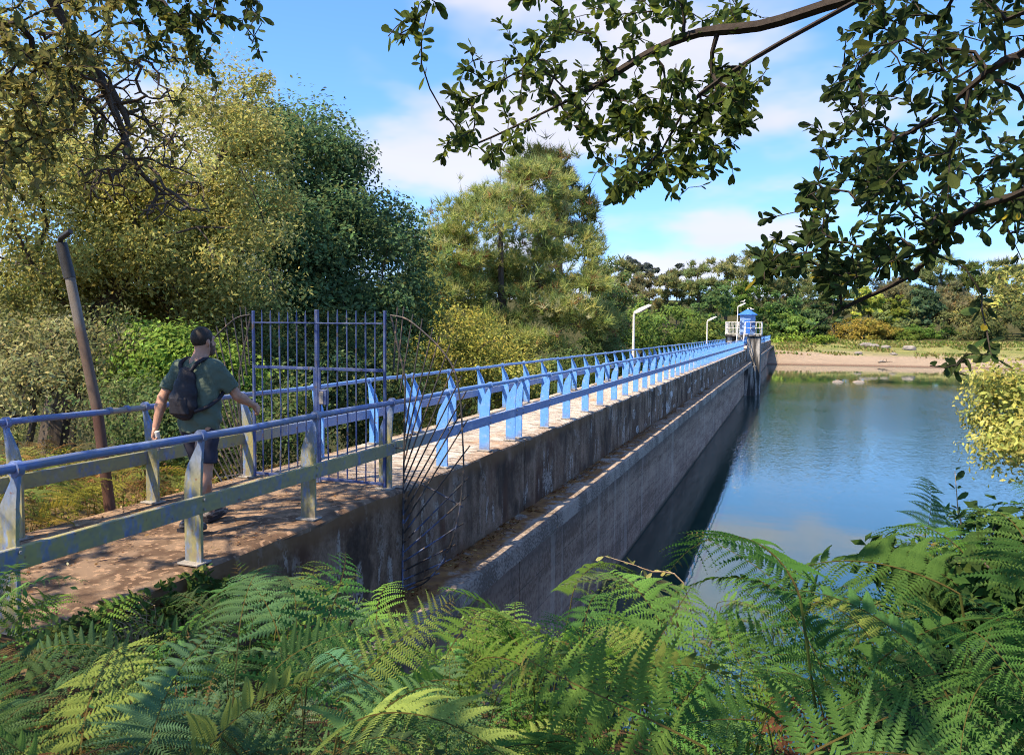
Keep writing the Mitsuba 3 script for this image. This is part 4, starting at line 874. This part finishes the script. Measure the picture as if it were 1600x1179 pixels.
for q, (px, py, r, lb) in enumerate([(1352, 541, 1.3, 'grey rock at the left of the rock group on the far beach'), (1366, 542, 1.0, 'grey rock in the middle of the rock group on the far beach'), (1384, 544, 1.0, 'grey rock at the right of the rock group on the far beach'),
        (1421, 546, 1.3, 'flat grey rock below the low green bush on the beach'), (1341, 553, 0.75, 'small pale rock lying on the grass of the far beach'), (1396, 554, 0.7, 'small pale rock right of the middle of the far beach'), (1378, 566, 0.55, 'small dark rock near the far waterline')]):
    dd = _n(ROT @ np.array([(px - CX) / FX, (py - CY) / FX, 1.0])); t_ = np.linspace(120, 260, 400); pts = EYE + dd * t_[:, None]
    h_ = ground_z(pts[:, 0], pts[:, 1]); k_ = int(np.argmax(pts[:, 2] < h_)); rock(pts[k_, 0], pts[k_, 1], h_[k_] + r * 0.1, r, lb, 5 + q)
def stick(px, py, ln, label, seed):
    r = np.random.default_rng(seed); dd = ROT @ np.array([(px - CX) / FX, (py - CY) / FX, 1.0]); t_ = np.linspace(120, 260, 500); pts = EYE + dd * t_[:, None]; h_ = ground_z(pts[:, 0], pts[:, 1]); k_ = int(np.argmax(pts[:, 2] < h_)); o = np.array([pts[k_, 0], pts[k_, 1], h_[k_] + 0.1])
    k = thing('driftwood', label, 'driftwood'); parts = []
    mainp = curve([o, o + [ln * .4, .3, .35 * r.random() + .1], o + [ln, r.normal() * .5, .25]], 8); parts.append(tube(mainp, np.linspace(.13, .04, 8), 6))
    for q in (3, 5): parts.append(tube([mainp[q], mainp[q] + [r.normal() * .4, r.normal() * .3, .5 + .4 * r.random()]], [.05, .02], 5))
    put(k + '__wood', cat(parts), 'm_bark')
stick(1372, 567, 2.2, 'dark driftwood near the waterline in the middle of the far beach', 3)
stick(1492, 571, 3.0, 'dark forked dead branch on the far beach at right', 4)
for px, lb in ((1309, 'left of two pale stones standing out of the lake'), (1341, 'right of two pale stones standing out of the lake')):
    dd = ROT @ np.array([(px - CX) / FX, (597 - CY) / FX, 1.0]); q = EYE + dd * (WZ - 1.75) / dd[2]; rock(q[0], q[1], WZ - 0.02, 0.62, lb, int(px), 0.45)

# ---------------------------------------------------------------- bracken
def frond_template(seed, npin, npl, blade=0.62):
    """one bracken blade (stalk foot at the origin, leading along +y): returns vertices, faces, vertices of the rib, height reached"""
    r = np.random.default_rng(seed)
    m = 24
    e0, e1 = 1.15 + r.normal() * 0.12, -0.45 + r.normal() * 0.25
    x = np.zeros(3); pts = [x]
    for k in range(m):
        u = k / (m - 1); L = blade * 1.12 / m
        e = e0 + (e1 - e0) * u ** 0.9
        x = x + L * np.array([0.06 * math.sin(u * 4 + seed), math.cos(e), math.sin(e)]); pts.append(x)
    pts = np.array(pts); cum = np.linspace(0, blade * 1.12, len(pts)); s0 = blade * 0.12
    at_ = lambda s: np.array([np.interp(s, cum, pts[:, k]) for k in range(3)])
    Vs, Fs, cnt = [], [], [0]
    def add(v, f): Vs.append(np.asarray(v, float)); Fs.append(np.asarray(f) + cnt[0]); cnt[0] += len(v)
    v, f = tube(pts, np.linspace(0.0032, 0.0006, len(pts)), 3, False); add(v, f); ns = len(v)
    for k in range(npin):
        t = (k + 0.2) / npin
        for sd in (-1, 1):
            s = s0 + blade * (1 - (1 - t) ** 1.25) * 0.985 + 0.007 * sd
            o = at_(s); tg = _n(at_(min(s + 0.02, blade * 1.12)) - at_(s - 0.02))
            side = np.array([sd, 0, 0.0]); nrm = _n(np.cross(side, tg) * sd); nrm = nrm if nrm[2] > 0 else -nrm
            L = blade * 0.42 * (1 - t) ** 0.85 * (0.68 + 0.42 * r.random()) * (0.45 if r.random() < 0.06 else 1) + 0.006
            dirp = _n(side * 0.90 + tg * (0.25 + 0.35 * t + 0.06 * r.normal()) + nrm * (0.10 + 0.10 * r.normal()))
            droop = 0.25 + 0.25 * r.random()
            n = max(3, int(npl * (L / (blade * 0.42)) ** 0.8) + 2)
            u = (np.arange(n) + 0.5) / n
            base = o + np.outer(u * L, dirp) - np.outer((u * L) ** 2 / L * droop, [0, 0, 1])
            pn = _n(np.cross(dirp, tg) * sd); pn = pn if pn @ nrm > 0 else -pn
            perp = np.cross(pn, dirp)
            wl = L * 0.145 * np.minimum(1, (1 - u) * 1.1 + 0.03) * np.minimum(1, u * 4 + 0.6) * (0.88 + 0.24 * r.random(n)) + 0.0012
            wd = L / n * 0.42
            for q in (-1, 1):
                dq = _n(perp * q + dirp * 0.40)
                tip = base + dq[None] * wl[:, None] - np.array([0, 0, 1.0]) * (wl * 0.28)[:, None]
                md = base + dq[None] * (wl * 0.5)[:, None] + pn * (wl * 0.08)[:, None]
                vv = np.stack([base - dirp * wd, tip, md + dirp * wd * 1.0, base + dirp * wd * 0.8], 1)
                f0 = np.array([[0, 1, 2], [0, 2, 3]]); f0 = f0 if q < 0 else f0[:, ::-1]
                add(vv.reshape(-1, 3), (f0[None] + 4 * np.arange(n)[:, None, None]).reshape(-1, 3))
            e = o + dirp * L - np.array([0, 0, 1]) * L * droop; mid = o + dirp * L * .5 - np.array([0, 0, 1]) * L * droop * 0.25
            w = tg * 0.0013
            add([o - w, o + w, mid + w, mid - w, e], [[0, 1, 2], [0, 2, 3], [3, 2, 4]])
    return np.vstack(Vs), np.vstack(Fs), ns, pts[:, 2].max()
FR_HI = [frond_template(s, 16, 19) for s in range(8)]
FR_MD = [frond_template(s + 20, 14, 13) for s in range(6)]
FR_LO = [frond_template(s + 40, 12, 8) for s in range(5)]
def fern(x, y, height, nf, color, label, seed, group, tpl, alt=None, altp=0, size=1.0):
    r = np.random.default_rng(seed)
    k = thing('fern', label, 'fern', group)
    z0 = gz(x, y); a0 = r.random() * 6.28
    for q in range(nf):
        v, f, ns, top = tpl[r.integers(len(tpl))]
        sc = size * (0.50 + 0.55 * r.random()); sc = min(sc, 1.25 * height / 0.62)
        a_ = a0 + q * 6.283 / nf + r.normal() * 0.4
        roll, tilt = r.normal() * 0.42, r.normal() * 0.36 + 0.10
        w = v * [r.choice([-1, 1]) * (0.85 + 0.25 * r.random()), 1, 1] * sc
        cr, sr = math.cos(roll), math.sin(roll); w = np.stack([cr * w[:, 0] + sr * w[:, 2], w[:, 1], -sr * w[:, 0] + cr * w[:, 2]], 1)
        ct_, st_ = math.cos(tilt), math.sin(tilt); w = np.stack([w[:, 0], ct_ * w[:, 1] + st_ * w[:, 2], -st_ * w[:, 1] + ct_ * w[:, 2]], 1)
        c, s = math.cos(a_), math.sin(a_); w = np.stack([c * w[:, 0] - s * w[:, 1], s * w[:, 0] + c * w[:, 1], w[:, 2]], 1)
        hgt = max(0.04, height * (1 - 0.45 * r.random() ** 1.5) - w[:, 2].max())
        foot = np.array([x + r.normal() * 0.05, y + r.normal() * 0.05, z0 - 0.04]); off = np.array([c * 0 - s, c, 0]) * hgt * 0.18
        up_ = foot + off + [0, 0, hgt + 0.04]; w = w + up_
        st, sf = tube([foot, foot + off * 0.3 + [0, 0, hgt * 0.5], up_], [0.0045, 0.004, 0.0034 * sc], 4, False)
        col = np.asarray(color) * np.exp(r.normal() * 0.20) * [np.exp(r.normal() * 0.12), 1, np.exp(r.normal() * 0.15)]
        if alt is not None and r.random() < altp: col = np.asarray(alt) * np.exp(r.normal() * 0.2)
        cv = np.tile(col, (len(w), 1)) * (0.80 + 0.42 * meshkit.noise(w * 8 + q, 3))[:, None]
        if r.random() < 0.35:
            far_ = np.linalg.norm(w - up_, axis=1) / (0.7 * sc) + 0.5 * meshkit.noise(w * 22, 9) - 0.2
            brown = np.clip((far_ - r.uniform(0.75, 1.0)) * 5, 0, 1)[:, None]; cv = cv * (1 - brown) + np.array([0.22, 0.13, 0.06]) * brown
        cv[:ns] = [0.13, 0.11, 0.04]
        put_leaves(k + '__frond', (np.vstack([w, st]), np.vstack([f, sf + len(w)]), np.clip(np.vstack([cv, np.tile(col * [0.9, 0.6, 0.6] + [0.03, 0.02, 0.01], (len(st), 1))]), 0.004, 0.5)))
    return k
TOPX = [-200, 0, 200, 290, 420, 560, 640, 760, 860, 960, 1040, 1090, 1180, 1240, 1330, 1420, 1500, 1600, 1800]
TOPY = [1080, 1070, 1040, 915, 885, 925, 985, 950, 920, 945, 905, 890, 950, 860, 835, 850, 800, 760, 700]
def pix(p):
    q = ROT.T @ (np.asarray(p, float) - EYE); return CX + FX * q[0] / q[2], CY + FX * q[1] / q[2], q[2]
rng = np.random.default_rng(8)
spots = []
for _ in range(6000):
    if len(spots) >= 128: break
    d = 1.6 + 4.6 * rng.random() ** 0.9; px = rng.uniform(-120, 1720)
    q = at(px, 900, d); x, y = q[0], q[1]
    if x < -3.75 + (0.15 if y > 4 else 0) or y > 7.2: continue
    if any((x - a_) ** 2 + (y - b_) ** 2 < (0.17 + 0.06 * d) ** 2 for a_, b_ in spots): continue
    spots.append((x, y))
for q, (x, y) in enumerate(sorted(spots, key=lambda s: s[1])):
    g0 = gz(x, y); px, py, d = pix([x, y, g0 + 0.8])
    zt = at(px, np.interp(px, TOPX, TOPY) + 8, d)[2]
    # a plant is as tall as bracken is there: from knee high by the path to shoulder high on the slope
    h = float(np.clip((zt - g0 - abs(rng.normal()) * 0.12) / 1.0, 0.35, 1.45))
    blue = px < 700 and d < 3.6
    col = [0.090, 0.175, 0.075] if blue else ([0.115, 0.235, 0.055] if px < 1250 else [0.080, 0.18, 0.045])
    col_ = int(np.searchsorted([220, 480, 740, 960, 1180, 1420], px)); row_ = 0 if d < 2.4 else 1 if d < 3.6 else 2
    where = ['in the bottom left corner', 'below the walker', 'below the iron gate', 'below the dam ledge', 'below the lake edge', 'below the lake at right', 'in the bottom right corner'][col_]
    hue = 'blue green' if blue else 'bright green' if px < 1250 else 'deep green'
    lb = hue + ' bracken ' + ['near ', 'midway ', 'far '][row_] + where; gr = 'bracken ' + where + [', near', ', middle', ', far'][row_]
    tpl = FR_HI if d < 2.35 else FR_MD if d < 3.9 else FR_LO
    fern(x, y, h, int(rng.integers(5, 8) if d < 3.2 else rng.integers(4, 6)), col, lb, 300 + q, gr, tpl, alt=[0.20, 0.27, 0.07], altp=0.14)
for px, py, d, h, face, lb, c in [(1490, 745, 3.6, 0.95, 2.2, 'tall fern frond cluster standing dark against the lake at right', [0.045, 0.10, 0.03]), (1330, 895, 3.7, 0.9, 0.3, 'ferns with tips over the lake, right of the middle', [0.05, 0.12, 0.03]),
        (1085, 905, 4.6, 0.8, 0.0, 'pale lacy fern tips in front of the water in the middle', [0.13, 0.17, 0.09]), (850, 930, 4.4, 0.8, 1.2, 'bright fern rising in front of the dam face', [0.085, 0.19, 0.035]),
        (430, 890, 4.3, 0.85, -1.3, 'bright fern arching at the corner of the dam wall', [0.07, 0.16, 0.045])]:
    tip = at(px, py, d); b = tip - np.array([0, 0, 0]); x, y = b[0], b[1]; g0 = gz(x, y); hh = max(0.5, tip[2] - g0 + 0.12)
    fern(x, y, hh, 5, c, lb, int(px), None, FR_HI, size=1.15)
for px, py, d, h, lb in [(90, 1060, 2.3, 0.6, 'withered orange brown fern at the lower left'), (1310, 1120, 2.3, 0.5, 'withered red brown fern at the lower right'), (70, 1120, 2.1, 0.5, 'brown dead fern at the bottom left corner')]:
    q = at(px, py, d); fern(q[0], q[1], max(0.5, q[2] - gz(q[0], q[1])), 3, [0.13, 0.078, 0.045], lb, int(px + py), None, FR_MD)
# the yellowing ferns beyond the left railing
rng = np.random.default_rng(15); lf = []
for _ in range(3000):
    if len(lf) >= 52: break
    x, y = rng.uniform(-9.5, -6.3), rng.uniform(3.2, 9.0)
    if any((x - a_) ** 2 + (y - b_) ** 2 < 0.09 for a_, b_ in lf): continue
    lf.append((x, y))
for q, (x, y) in enumerate(lf):
    col = [[0.32, 0.32, 0.075], [0.20, 0.28, 0.07], [0.30, 0.19, 0.08], [0.27, 0.32, 0.08]][q % 4]
    lb, gr = ('withered orange fern beyond the left railing', 'orange ferns beyond the railing') if q % 4 == 2 else ('yellow green fern beyond the left railing', 'yellow green ferns beyond the railing')
    fern(x, y, rng.uniform(0.28, 0.58), 6, col, lb, 700 + q, gr, FR_MD if x > -7.6 else FR_LO, alt=[0.30, 0.19, 0.07], altp=0.15)

# ---------------------------------------------------------------- small growth on the dam edge
rng = np.random.default_rng(31)
n = 15000; d_ = 2.1 + 5.0 * rng.random(n); q = np.stack([at(a_, 900, b_) for a_, b_ in zip(rng.uniform(-150, 1750, n), d_)])
q[:, 2] = ground_z(q[:, 0], q[:, 1]) + np.minimum(np.abs(rng.normal(size=n)) * np.where((d_ > 3.6) & (q[:, 0] > -1.5), 0.36, 0.15), 0.5) + 0.02; q = q[(q[:, 0] > -3.7) & (q[:, 1] < 7.5)]; n = len(q)
kind = meshkit.noise(q * 1.6, 5) > 0.55
sz = np.where(kind, 0.03, 0.05) * np.exp(rng.normal(size=n) * 0.35)
k = put_leaves('undergrowth', leaves(q, np.array([0, -0.1, 0.8]) + rng.normal(size=q.shape) * 0.5, sz, jitter([0.10, 0.17, 0.045], n, rng, 0.3, 0.18, [0.15, 0.11, 0.06], 0.12), rng))
labels[k] = {'label': 'low weeds and fallen leaves filling the ground between the ferns', 'category': 'weeds', 'kind': 'stuff'}
n = 9000; x = rng.uniform(-10.5, -6.1, n); y = rng.uniform(3.0, 10.5, n); q = np.stack([x, y, ground_z(x, y) + 0.02 + np.abs(rng.normal(size=n)) * 0.17], 1)
k = put_leaves('ground_cover', leaves(q, np.array([0, -0.2, 0.7]) + rng.normal(size=q.shape) * 0.5, 0.045 * np.exp(rng.normal(size=n) * 0.35), jitter([0.22, 0.25, 0.06], n, rng, 0.3, 0.18, [0.26, 0.15, 0.07], 0.2), rng))
labels[k] = {'label': 'yellowing weeds covering the ground beyond the left railing', 'category': 'weeds', 'kind': 'stuff'}
n = 7000; x = rng.uniform(-3, 60, n); y = rng.uniform(160, 188, n); z = ground_z(x, y)
kp = meshkit.fbm(np.stack([x * 0.12, y * 0.3, 0 * x], 1), 3, 2) + (y - 172) * 0.012 > 0.52; x, y, z = x[kp], y[kp], z[kp]; n = len(x)
q = np.stack([x, y, z + 0.12], 1); up_ = rng.normal(size=(n, 3)) * 0.35 + [0, 0, 1]
k = put_leaves('meadow_grass', leaves(q, np.array([0, -1, 0.3]) + rng.normal(size=q.shape) * 0.3, 0.35 + 0.5 * rng.random(n), jitter([0.15, 0.20, 0.05], n, rng, 0.25, 0.15, [0.26, 0.21, 0.09], 0.3), rng, LEAF2, up_))
labels[k] = {'label': 'tufts of grass over the upper part of the far beach', 'category': 'grass', 'kind': 'stuff'}
n = 2300
yy = rng.uniform(2.2, 4.6, n); zz = -np.abs(rng.normal(size=n)) * 0.22 - 0.0; xx = -3.90 + np.abs(rng.normal(size=n)) * 0.05 - 0.10 * (zz > -0.06) * rng.random(n)
keep = meshkit.fbm(np.stack([yy * 2.2, zz * 3, 0 * yy], 1), 3, 4) > 0.46
c = np.stack([xx, yy, zz + 0.03], 1)[keep]
k = put_leaves('ivy', leaves(c, np.array([0.8, -0.2, 0.6]) + rng.normal(size=c.shape) * 0.4, 0.05 * np.exp(rng.normal(size=len(c)) * 0.25), jitter([0.07, 0.12, 0.035], len(c), rng, 0.3, 0.15, [0.16, 0.19, 0.05], 0.2), rng, LEAF8))
labels[k] = {'label': 'ivy and moss creeping over the worn edge of the walkway', 'category': 'ivy', 'kind': 'stuff'}
tw_ = []
o = np.array([-3.88, 3.62, -0.08])
for q in range(60):
    a_ = rng.normal() * 0.5; L = rng.uniform(0.18, 0.42)
    p0 = o + [rng.normal() * 0.02, rng.normal() * 0.09, rng.normal() * 0.04]
    tw_.append(tube([p0, p0 + [0.05 + rng.random() * 0.06, a_ * 0.08, -0.03], p0 + [0.07 + rng.random() * 0.08, a_ * 0.15, -L * 0.5], p0 + [0.06 + rng.random() * 0.10, a_ * 0.2 + rng.normal() * 0.05, -L]], [0.003, 0.0025, 0.002, 0.001], 4, False))
k = put('dry_grass_tuft', cat(tw_), 'm_dry'); labels[k] = {'label': 'tuft of dry pale grass hanging from the walkway edge at lower left', 'category': 'grass'}
n = 2600
yy = rng.uniform(-1, 9.5, n); xx = rng.uniform(-6.0, -3.97, n); dens = meshkit.fbm(np.stack([xx * 2, yy * 1.4, 0 * xx], 1), 3, 8)
kp = (dens > 0.45) & (rng.random(n) < np.clip((9.8 - yy) / 4, 0.05, 1)); c = np.stack([xx, yy, 0 * xx + 0.022], 1)[kp]
k = put_leaves('leaf_litter', leaves(c, np.array([0, 0, 1.0]) + rng.normal(size=c.shape) * 0.25, rng.uniform(0.018, 0.05, len(c)), jitter([0.20, 0.115, 0.06], len(c), rng, 0.4, 0.15, [0.38, 0.29, 0.18], 0.25), rng))
labels[k] = {'label': 'dry brown leaves strewn over the shaded near walkway', 'category': 'dead leaves', 'kind': 'stuff'}
n = 5200
yy = rng.uniform(5, 40, n) ** 1.0; xx = -3.92 + np.abs(rng.normal(size=n)) * 0.13
kp = (meshkit.fbm(np.stack([xx * 0, yy * 0.9, 0 * xx], 1), 3, 8) > 0.42) & (xx < -3.45); c = np.stack([xx, yy, 0 * xx - 1.135], 1)[kp]
k = put_leaves('ledge_litter', leaves(c, np.array([0, 0, 1.0]) + rng.normal(size=c.shape) * 0.35, rng.uniform(0.02, 0.06, len(c)), jitter([0.17, 0.075, 0.03], len(c), rng, 0.4, 0.15, [0.30, 0.17, 0.06], 0.3), rng))
labels[k] = {'label': 'rusty dead leaves gathered along the dam ledge', 'category': 'dead leaves', 'kind': 'stuff'}

# ---------------------------------------------------------------- overhanging trees
def region(poly, n, d0, d1, rng):
    from shapely.geometry import Point
    P = Polygon(poly); x0, y0, x1, y1 = P.bounds; out = []
    while len(out) < n:
        a_, b_ = rng.uniform(x0, x1), rng.uniform(y0, y1)
        if P.contains(Point(a_, b_)): out.append(at(a_, b_, rng.uniform(d0, d1)))
    return np.array(out)
def twig_leaves(g, rng, per, size, color, alt=None, altp=0.1, hang=0.35, reach=0.16):
    nodes, par, w, kids, ends = g
    C, Nn, A, S = [], [], [], []
    for e in ends:
        chain = [e]
        while len(chain) < 4 and par[chain[-1]] >= 0 and len(kids[par[chain[-1]]]) < 3: chain.append(par[chain[-1]])
        if len(chain) < 2: chain.append(par[e])
        pl = nodes[chain]; cl = np.r_[0, np.cumsum(np.linalg.norm(np.diff(pl, axis=0), axis=1))]
        for q in range(per):
            u = 1 - min(1, rng.random() ** 1.2); t_ = (1 - u) * min(cl[-1], reach * 2.2); b = np.array([np.interp(t_, cl, pl[:, m_]) for m_ in range(3)])
            i_ = min(int(np.searchsorted(cl, t_)), len(pl) - 1); i_ = max(i_, 1); ax = _n(pl[i_ - 1] - pl[i_])
            a_ = ax * (0.5 + 0.5 * u) + rng.normal(size=3) * 0.75 - np.array([0, 0, hang]); a_ /= np.linalg.norm(a_)
            s = size * math.exp(rng.normal() * 0.22)
            C.append(b + a_ * s * 0.56); A.append(a_); S.append(s); Nn.append(np.array([0, 0, 0.7]) + rng.normal(size=3) * 0.6)
    n = len(C)
    return leaves(np.array(C), np.array(Nn), np.array(S), jitter(color, n, rng, 0.22, 0.1, alt, altp), rng, LEAF8, np.array(A))
rng = np.random.default_rng(61)
rt = thing('alder_tree', 'leafy tree whose dark branches hang in from the upper right', 'tree')
trunk = curve([[2.75, 0.15, gz(2.75, 0.15) - 0.3], [2.7, 0.3, 1.2], [2.45, 0.6, 2.6], [2.2, 0.9, 3.7]], 10)
limbA = curve([trunk[7], at(1560, -60, 3.0), at(1420, -25, 3.3), at(1300, 6, 3.6), at(1190, 40, 3.8), at(1090, 52, 4.0), at(1010, 85, 4.1), at(920, 140, 4.2), at(800, 200, 4.3), at(720, 235, 4.4)], 30)
limbB = curve([trunk[6], at(1720, 250, 2.7), at(1600, 300, 2.9), at(1500, 340, 3.2), at(1430, 425, 3.4), at(1320, 480, 3.6), at(1260, 520, 3.7)], 20)
limbC = curve([trunk[8], at(1700, 20, 2.8), at(1560, 100, 3.0), at(1450, 190, 3.3), at(1330, 250, 3.6)], 16)
limbD = curve([limbA[8], at(1180, 90, 3.7), at(1080, 160, 3.9), at(1030, 240, 4.0), at(965, 300, 4.1)], 12)
tA = np.vstack([region([(690, 150), (760, 20), (900, -60), (1150, -60), (1200, 30), (1100, 60), (1010, 110), (880, 215), (760, 265), (680, 250)], 130, 3.7, 4.7, rng),
                region([(1020, 120), (1180, 90), (1200, 170), (1150, 240), (1110, 300), (1000, 310), (960, 330), (950, 280), (1000, 220)], 80, 3.6, 4.3, rng), region([(880, 180), (1000, 130), (1010, 220), (920, 260)], 30, 3.8, 4.5, rng), region([(590, 40), (660, -10), (720, -10), (690, 40), (600, 70)], 7, 3.2, 3.5, rng)])
tB = np.vstack([region([(1330, -60), (1700, -60), (1700, 330), (1450, 330), (1330, 260), (1290, 130)], 205, 2.8, 4.2, rng), region([(1700, 300), (1450, 300), (1330, 220), (1250, 180), (1290, 260), (1170, 360), (1210, 400), (1430, 420), (1500, 370), (1700, 390)], 160, 3.0, 4.2, rng),
                region([(1240, 400), (1400, 400), (1320, 450), (1190, 440), (1140, 390)], 40, 3.2, 3.8, rng), region([(1490, 430), (1610, 380), (1620, 560), (1590, 540)], 3, 3.1, 3.5, rng), region([(1440, 560), (1600, 540), (1600, 580), (1480, 590)], 5, 2.8, 3.0, rng)])
over = np.stack([rng.uniform(-2.6, 2.8, 170), rng.uniform(-4.2, 1.3, 170), rng.uniform(3.1, 5.0, 170)], 1)
ov = np.array([o for o in over if (pix(o)[2] < 0.2 or pix(o)[1] < -90)])
TR, LV = [], []
def overhang(start, targets, r0, r1, per, size, col, key, seedling, **kw):
    g = grow(start, targets, rng, droop=0.04, step=0.14, wob=0.07, bias=0.15)
    put(key + '__branch', limbs(g, r0, r1, 7, 0.5), 'm_bark_dark', 60)
    put_leaves(key + '__leaves', twig_leaves(g, rng, per, size, col, **kw))
put(rt + '__trunk', tube(trunk, np.linspace(0.13, 0.07, len(trunk)), 12), 'm_bark', 60)
RL = [0.085, 0.125, 0.035]
overhang(np.vstack([limbA]), tA, 0.0022, 0.027, 14, 0.054, RL, rt, 0, alt=[0.16, 0.20, 0.03], altp=0.16)
overhang(limbD, tA[130:210] + rng.normal(size=(80, 3)) * 0.06, 0.0020, 0.012, 8, 0.050, RL, rt, 0, alt=[0.16, 0.20, 0.03], altp=0.10)
overhang(np.vstack([limbB]), tB[205:], 0.0022, 0.014, 10, 0.055, [0.055, 0.085, 0.03], rt, 0, alt=[0.25, 0.22, 0.03], altp=0.02)
overhang(np.vstack([limbC]), tB[:205], 0.0022, 0.018, 10, 0.055, [0.055, 0.085, 0.03], rt, 0, alt=[0.10, 0.12, 0.03], altp=0.05)
overhang(trunk[6:], ov, 0.004, 0.05, 26, 0.105, RL, rt, 0, reach=0.4)
lt = thing('willow_tree', 'tree hanging bare tangled twigs and leaves into the upper left corner', 'tree')
trunkL = curve([[-8.9, 0.6, gz(-8.9, 0.6) - 0.3], [-8.7, 0.9, 1.6], [-8.2, 1.5, 3.2], [-7.6, 2.2, 4.6]], 10)
put(lt + '__trunk', tube(trunkL, np.linspace(0.17, 0.09, len(trunkL)), 12), 'm_bark', 60)
l1 = curve([trunkL[8], at(20, -140, 5.6), at(75, -10, 5.9), at(150, 110, 6.2), at(190, 200, 6.4), at(220, 270, 6.6), at(300, 330, 6.8)], 24)
l2 = curve([trunkL[7], at(-60, 20, 5.5), at(60, 90, 5.8), at(130, 150, 6.0), at(200, 230, 6.5), at(230, 330, 6.8)], 20)
g1 = grow(np.vstack([l1]), region([(60, 40), (260, 100), (330, 330), (250, 350), (120, 310), (60, 160)], 240, 5.6, 7.0, rng), rng, droop=0.05, step=0.18, wob=0.10)
put(lt + '__branch', limbs(g1, 0.0055, 0.042, 6), 'm_bark', 60)
labels[lt + '__branch'] = {'label': 'bare tangled twigs'}
overhang(l2, region([(-60, -60), (200, -60), (170, 120), (60, 300), (-60, 420)], 300, 4.9, 6.6, rng), 0.0032, 0.022, 18, 0.056, [0.20, 0.205, 0.07], lt, 0, alt=[0.28, 0.25, 0.07], altp=0.15, reach=0.22)
overhang(l2[6:], region([(60, 60), (300, 20), (360, 150), (250, 280), (120, 320), (0, 330)], 120, 5.6, 7.4, rng), 0.003, 0.016, 14, 0.052, [0.22, 0.235, 0.08], lt, 0, alt=[0.30, 0.27, 0.07], altp=0.15, reach=0.22)
overhang(l1[4:], region([(180, -60), (400, -60), (412, 30), (340, 60), (330, 110), (220, 90)], 105, 5.0, 6.4, rng), 0.003, 0.02, 14, 0.060, [0.07, 0.095, 0.03], lt, 0, alt=[0.2, 0.2, 0.04], altp=0.12)
overhang(l1[3:6], region([(370, 0), (410, 0), (410, 95), (385, 100)], 7, 4.6, 5.2, rng), 0.003, 0.008, 6, 0.07, [0.06, 0.09, 0.03], lt, 0)
ovl = np.stack([rng.uniform(-9.5, -4.2, 230), rng.uniform(-2.5, 3.6, 230), rng.uniform(3.6, 6.0, 230)], 1)
ovl = np.array([o for o in ovl if (pix(o)[2] < 0.3 or pix(o)[1] < -60 or pix(o)[0] < -80)])
overhang(trunkL[6:], ovl, 0.005, 0.06, 30, 0.10, [0.12, 0.13, 0.04], lt, 0, reach=0.4)

# ---------------------------------------------------------------- right bank growth
def near_bush(name, label, lobes, nclump, per, cr, size, color, seed, tpl=LEAF2, **kw):
    c0 = np.mean([c for c, _ in lobes], axis=0)
    return bush(name, label, [c0[0], c0[1], gz(c0[0], c0[1])], lobes, nclump, per, cr, size, color, seed, ntwig=60, stem=0.02, tpl=tpl, **kw)
near_bush('sallow_bush', 'yellow green sunlit bush at the right edge above the ferns', [lobe(1600, 610, 8.2, 62, 80), lobe(1590, 650, 8.1, 60, 50), lobe(1600, 705, 8, 55, 34), lobe(1625, 480, 8.5, 60, 80), lobe(1572, 688, 7.8, 42, 22), lobe(1575, 590, 8.0, 34, 30)], 250, 44, 0.24, 0.058, [0.40, 0.42, 0.12], 81, up=0.6)
near_bush('bramble', 'dark leafy bramble in shade at the right edge', [lobe(1560, 900, 3.3, 150, 90), lobe(1640, 1000, 2.9, 160, 140), lobe(1460, 870, 3.7, 90, 35)], 120, 34, 0.15, 0.075, [0.05, 0.10, 0.03], 82, up=0.8)
near_bush('bramble', 'bramble with broad leaves at the bottom right corner', [lobe(1540, 1130, 2.3, 110, 70), lobe(1620, 1060, 2.4, 90, 60)], 34, 16, 0.14, 0.10, [0.05, 0.10, 0.045], 83, up=0.9, tpl=LEAF8)
def sprig(label, pts, n, size, col, seed, name='sapling'):
    r = np.random.default_rng(seed); k = thing(name, label, 'plant'); p = curve(pts, 14)
    put(k + '__stem', tube(p, np.linspace(0.006, 0.0015, 14), 5), 'm_dry')
    C, Nn, A = [], [], []
    for q in range(n):
        i_ = 4 + int((q + 0.5) / n * 9.5); a_ = _n(_n(p[min(i_ + 1, 13)] - p[i_ - 1]) * 0.5 + r.normal(size=3) * 0.7); C.append(p[i_] + a_ * size * 0.6); A.append(a_); Nn.append([r.normal() * .4, r.normal() * .4, 0.8])
    put_leaves(k + '__leaves', leaves(np.array(C), np.array(Nn), size * np.exp(r.normal(size=n) * 0.25), jitter(col, n, r, 0.15), r, LEAF8, np.array(A)))
q0 = at(1075, 930, 4.3)
sprig('sunlit bramble shoot with pale leaves reaching out over the dam face', [[q0[0] + .1, q0[1], gz(q0[0], q0[1])], q0, at(1010, 890, 4.3), at(945, 868, 4.35)], 16, 0.055, [0.34, 0.36, 0.12], 5)
q0 = at(1497, 800, 3.9)
sprig('thin upright sapling with small leaves in front of the lake at right', [[q0[0], q0[1], gz(q0[0], q0[1])], at(1500, 860, 3.9), q0, at(1492, 735, 3.9)], 14, 0.05, [0.05, 0.09, 0.03], 6)
q0 = at(1000, 1000, 3.2)
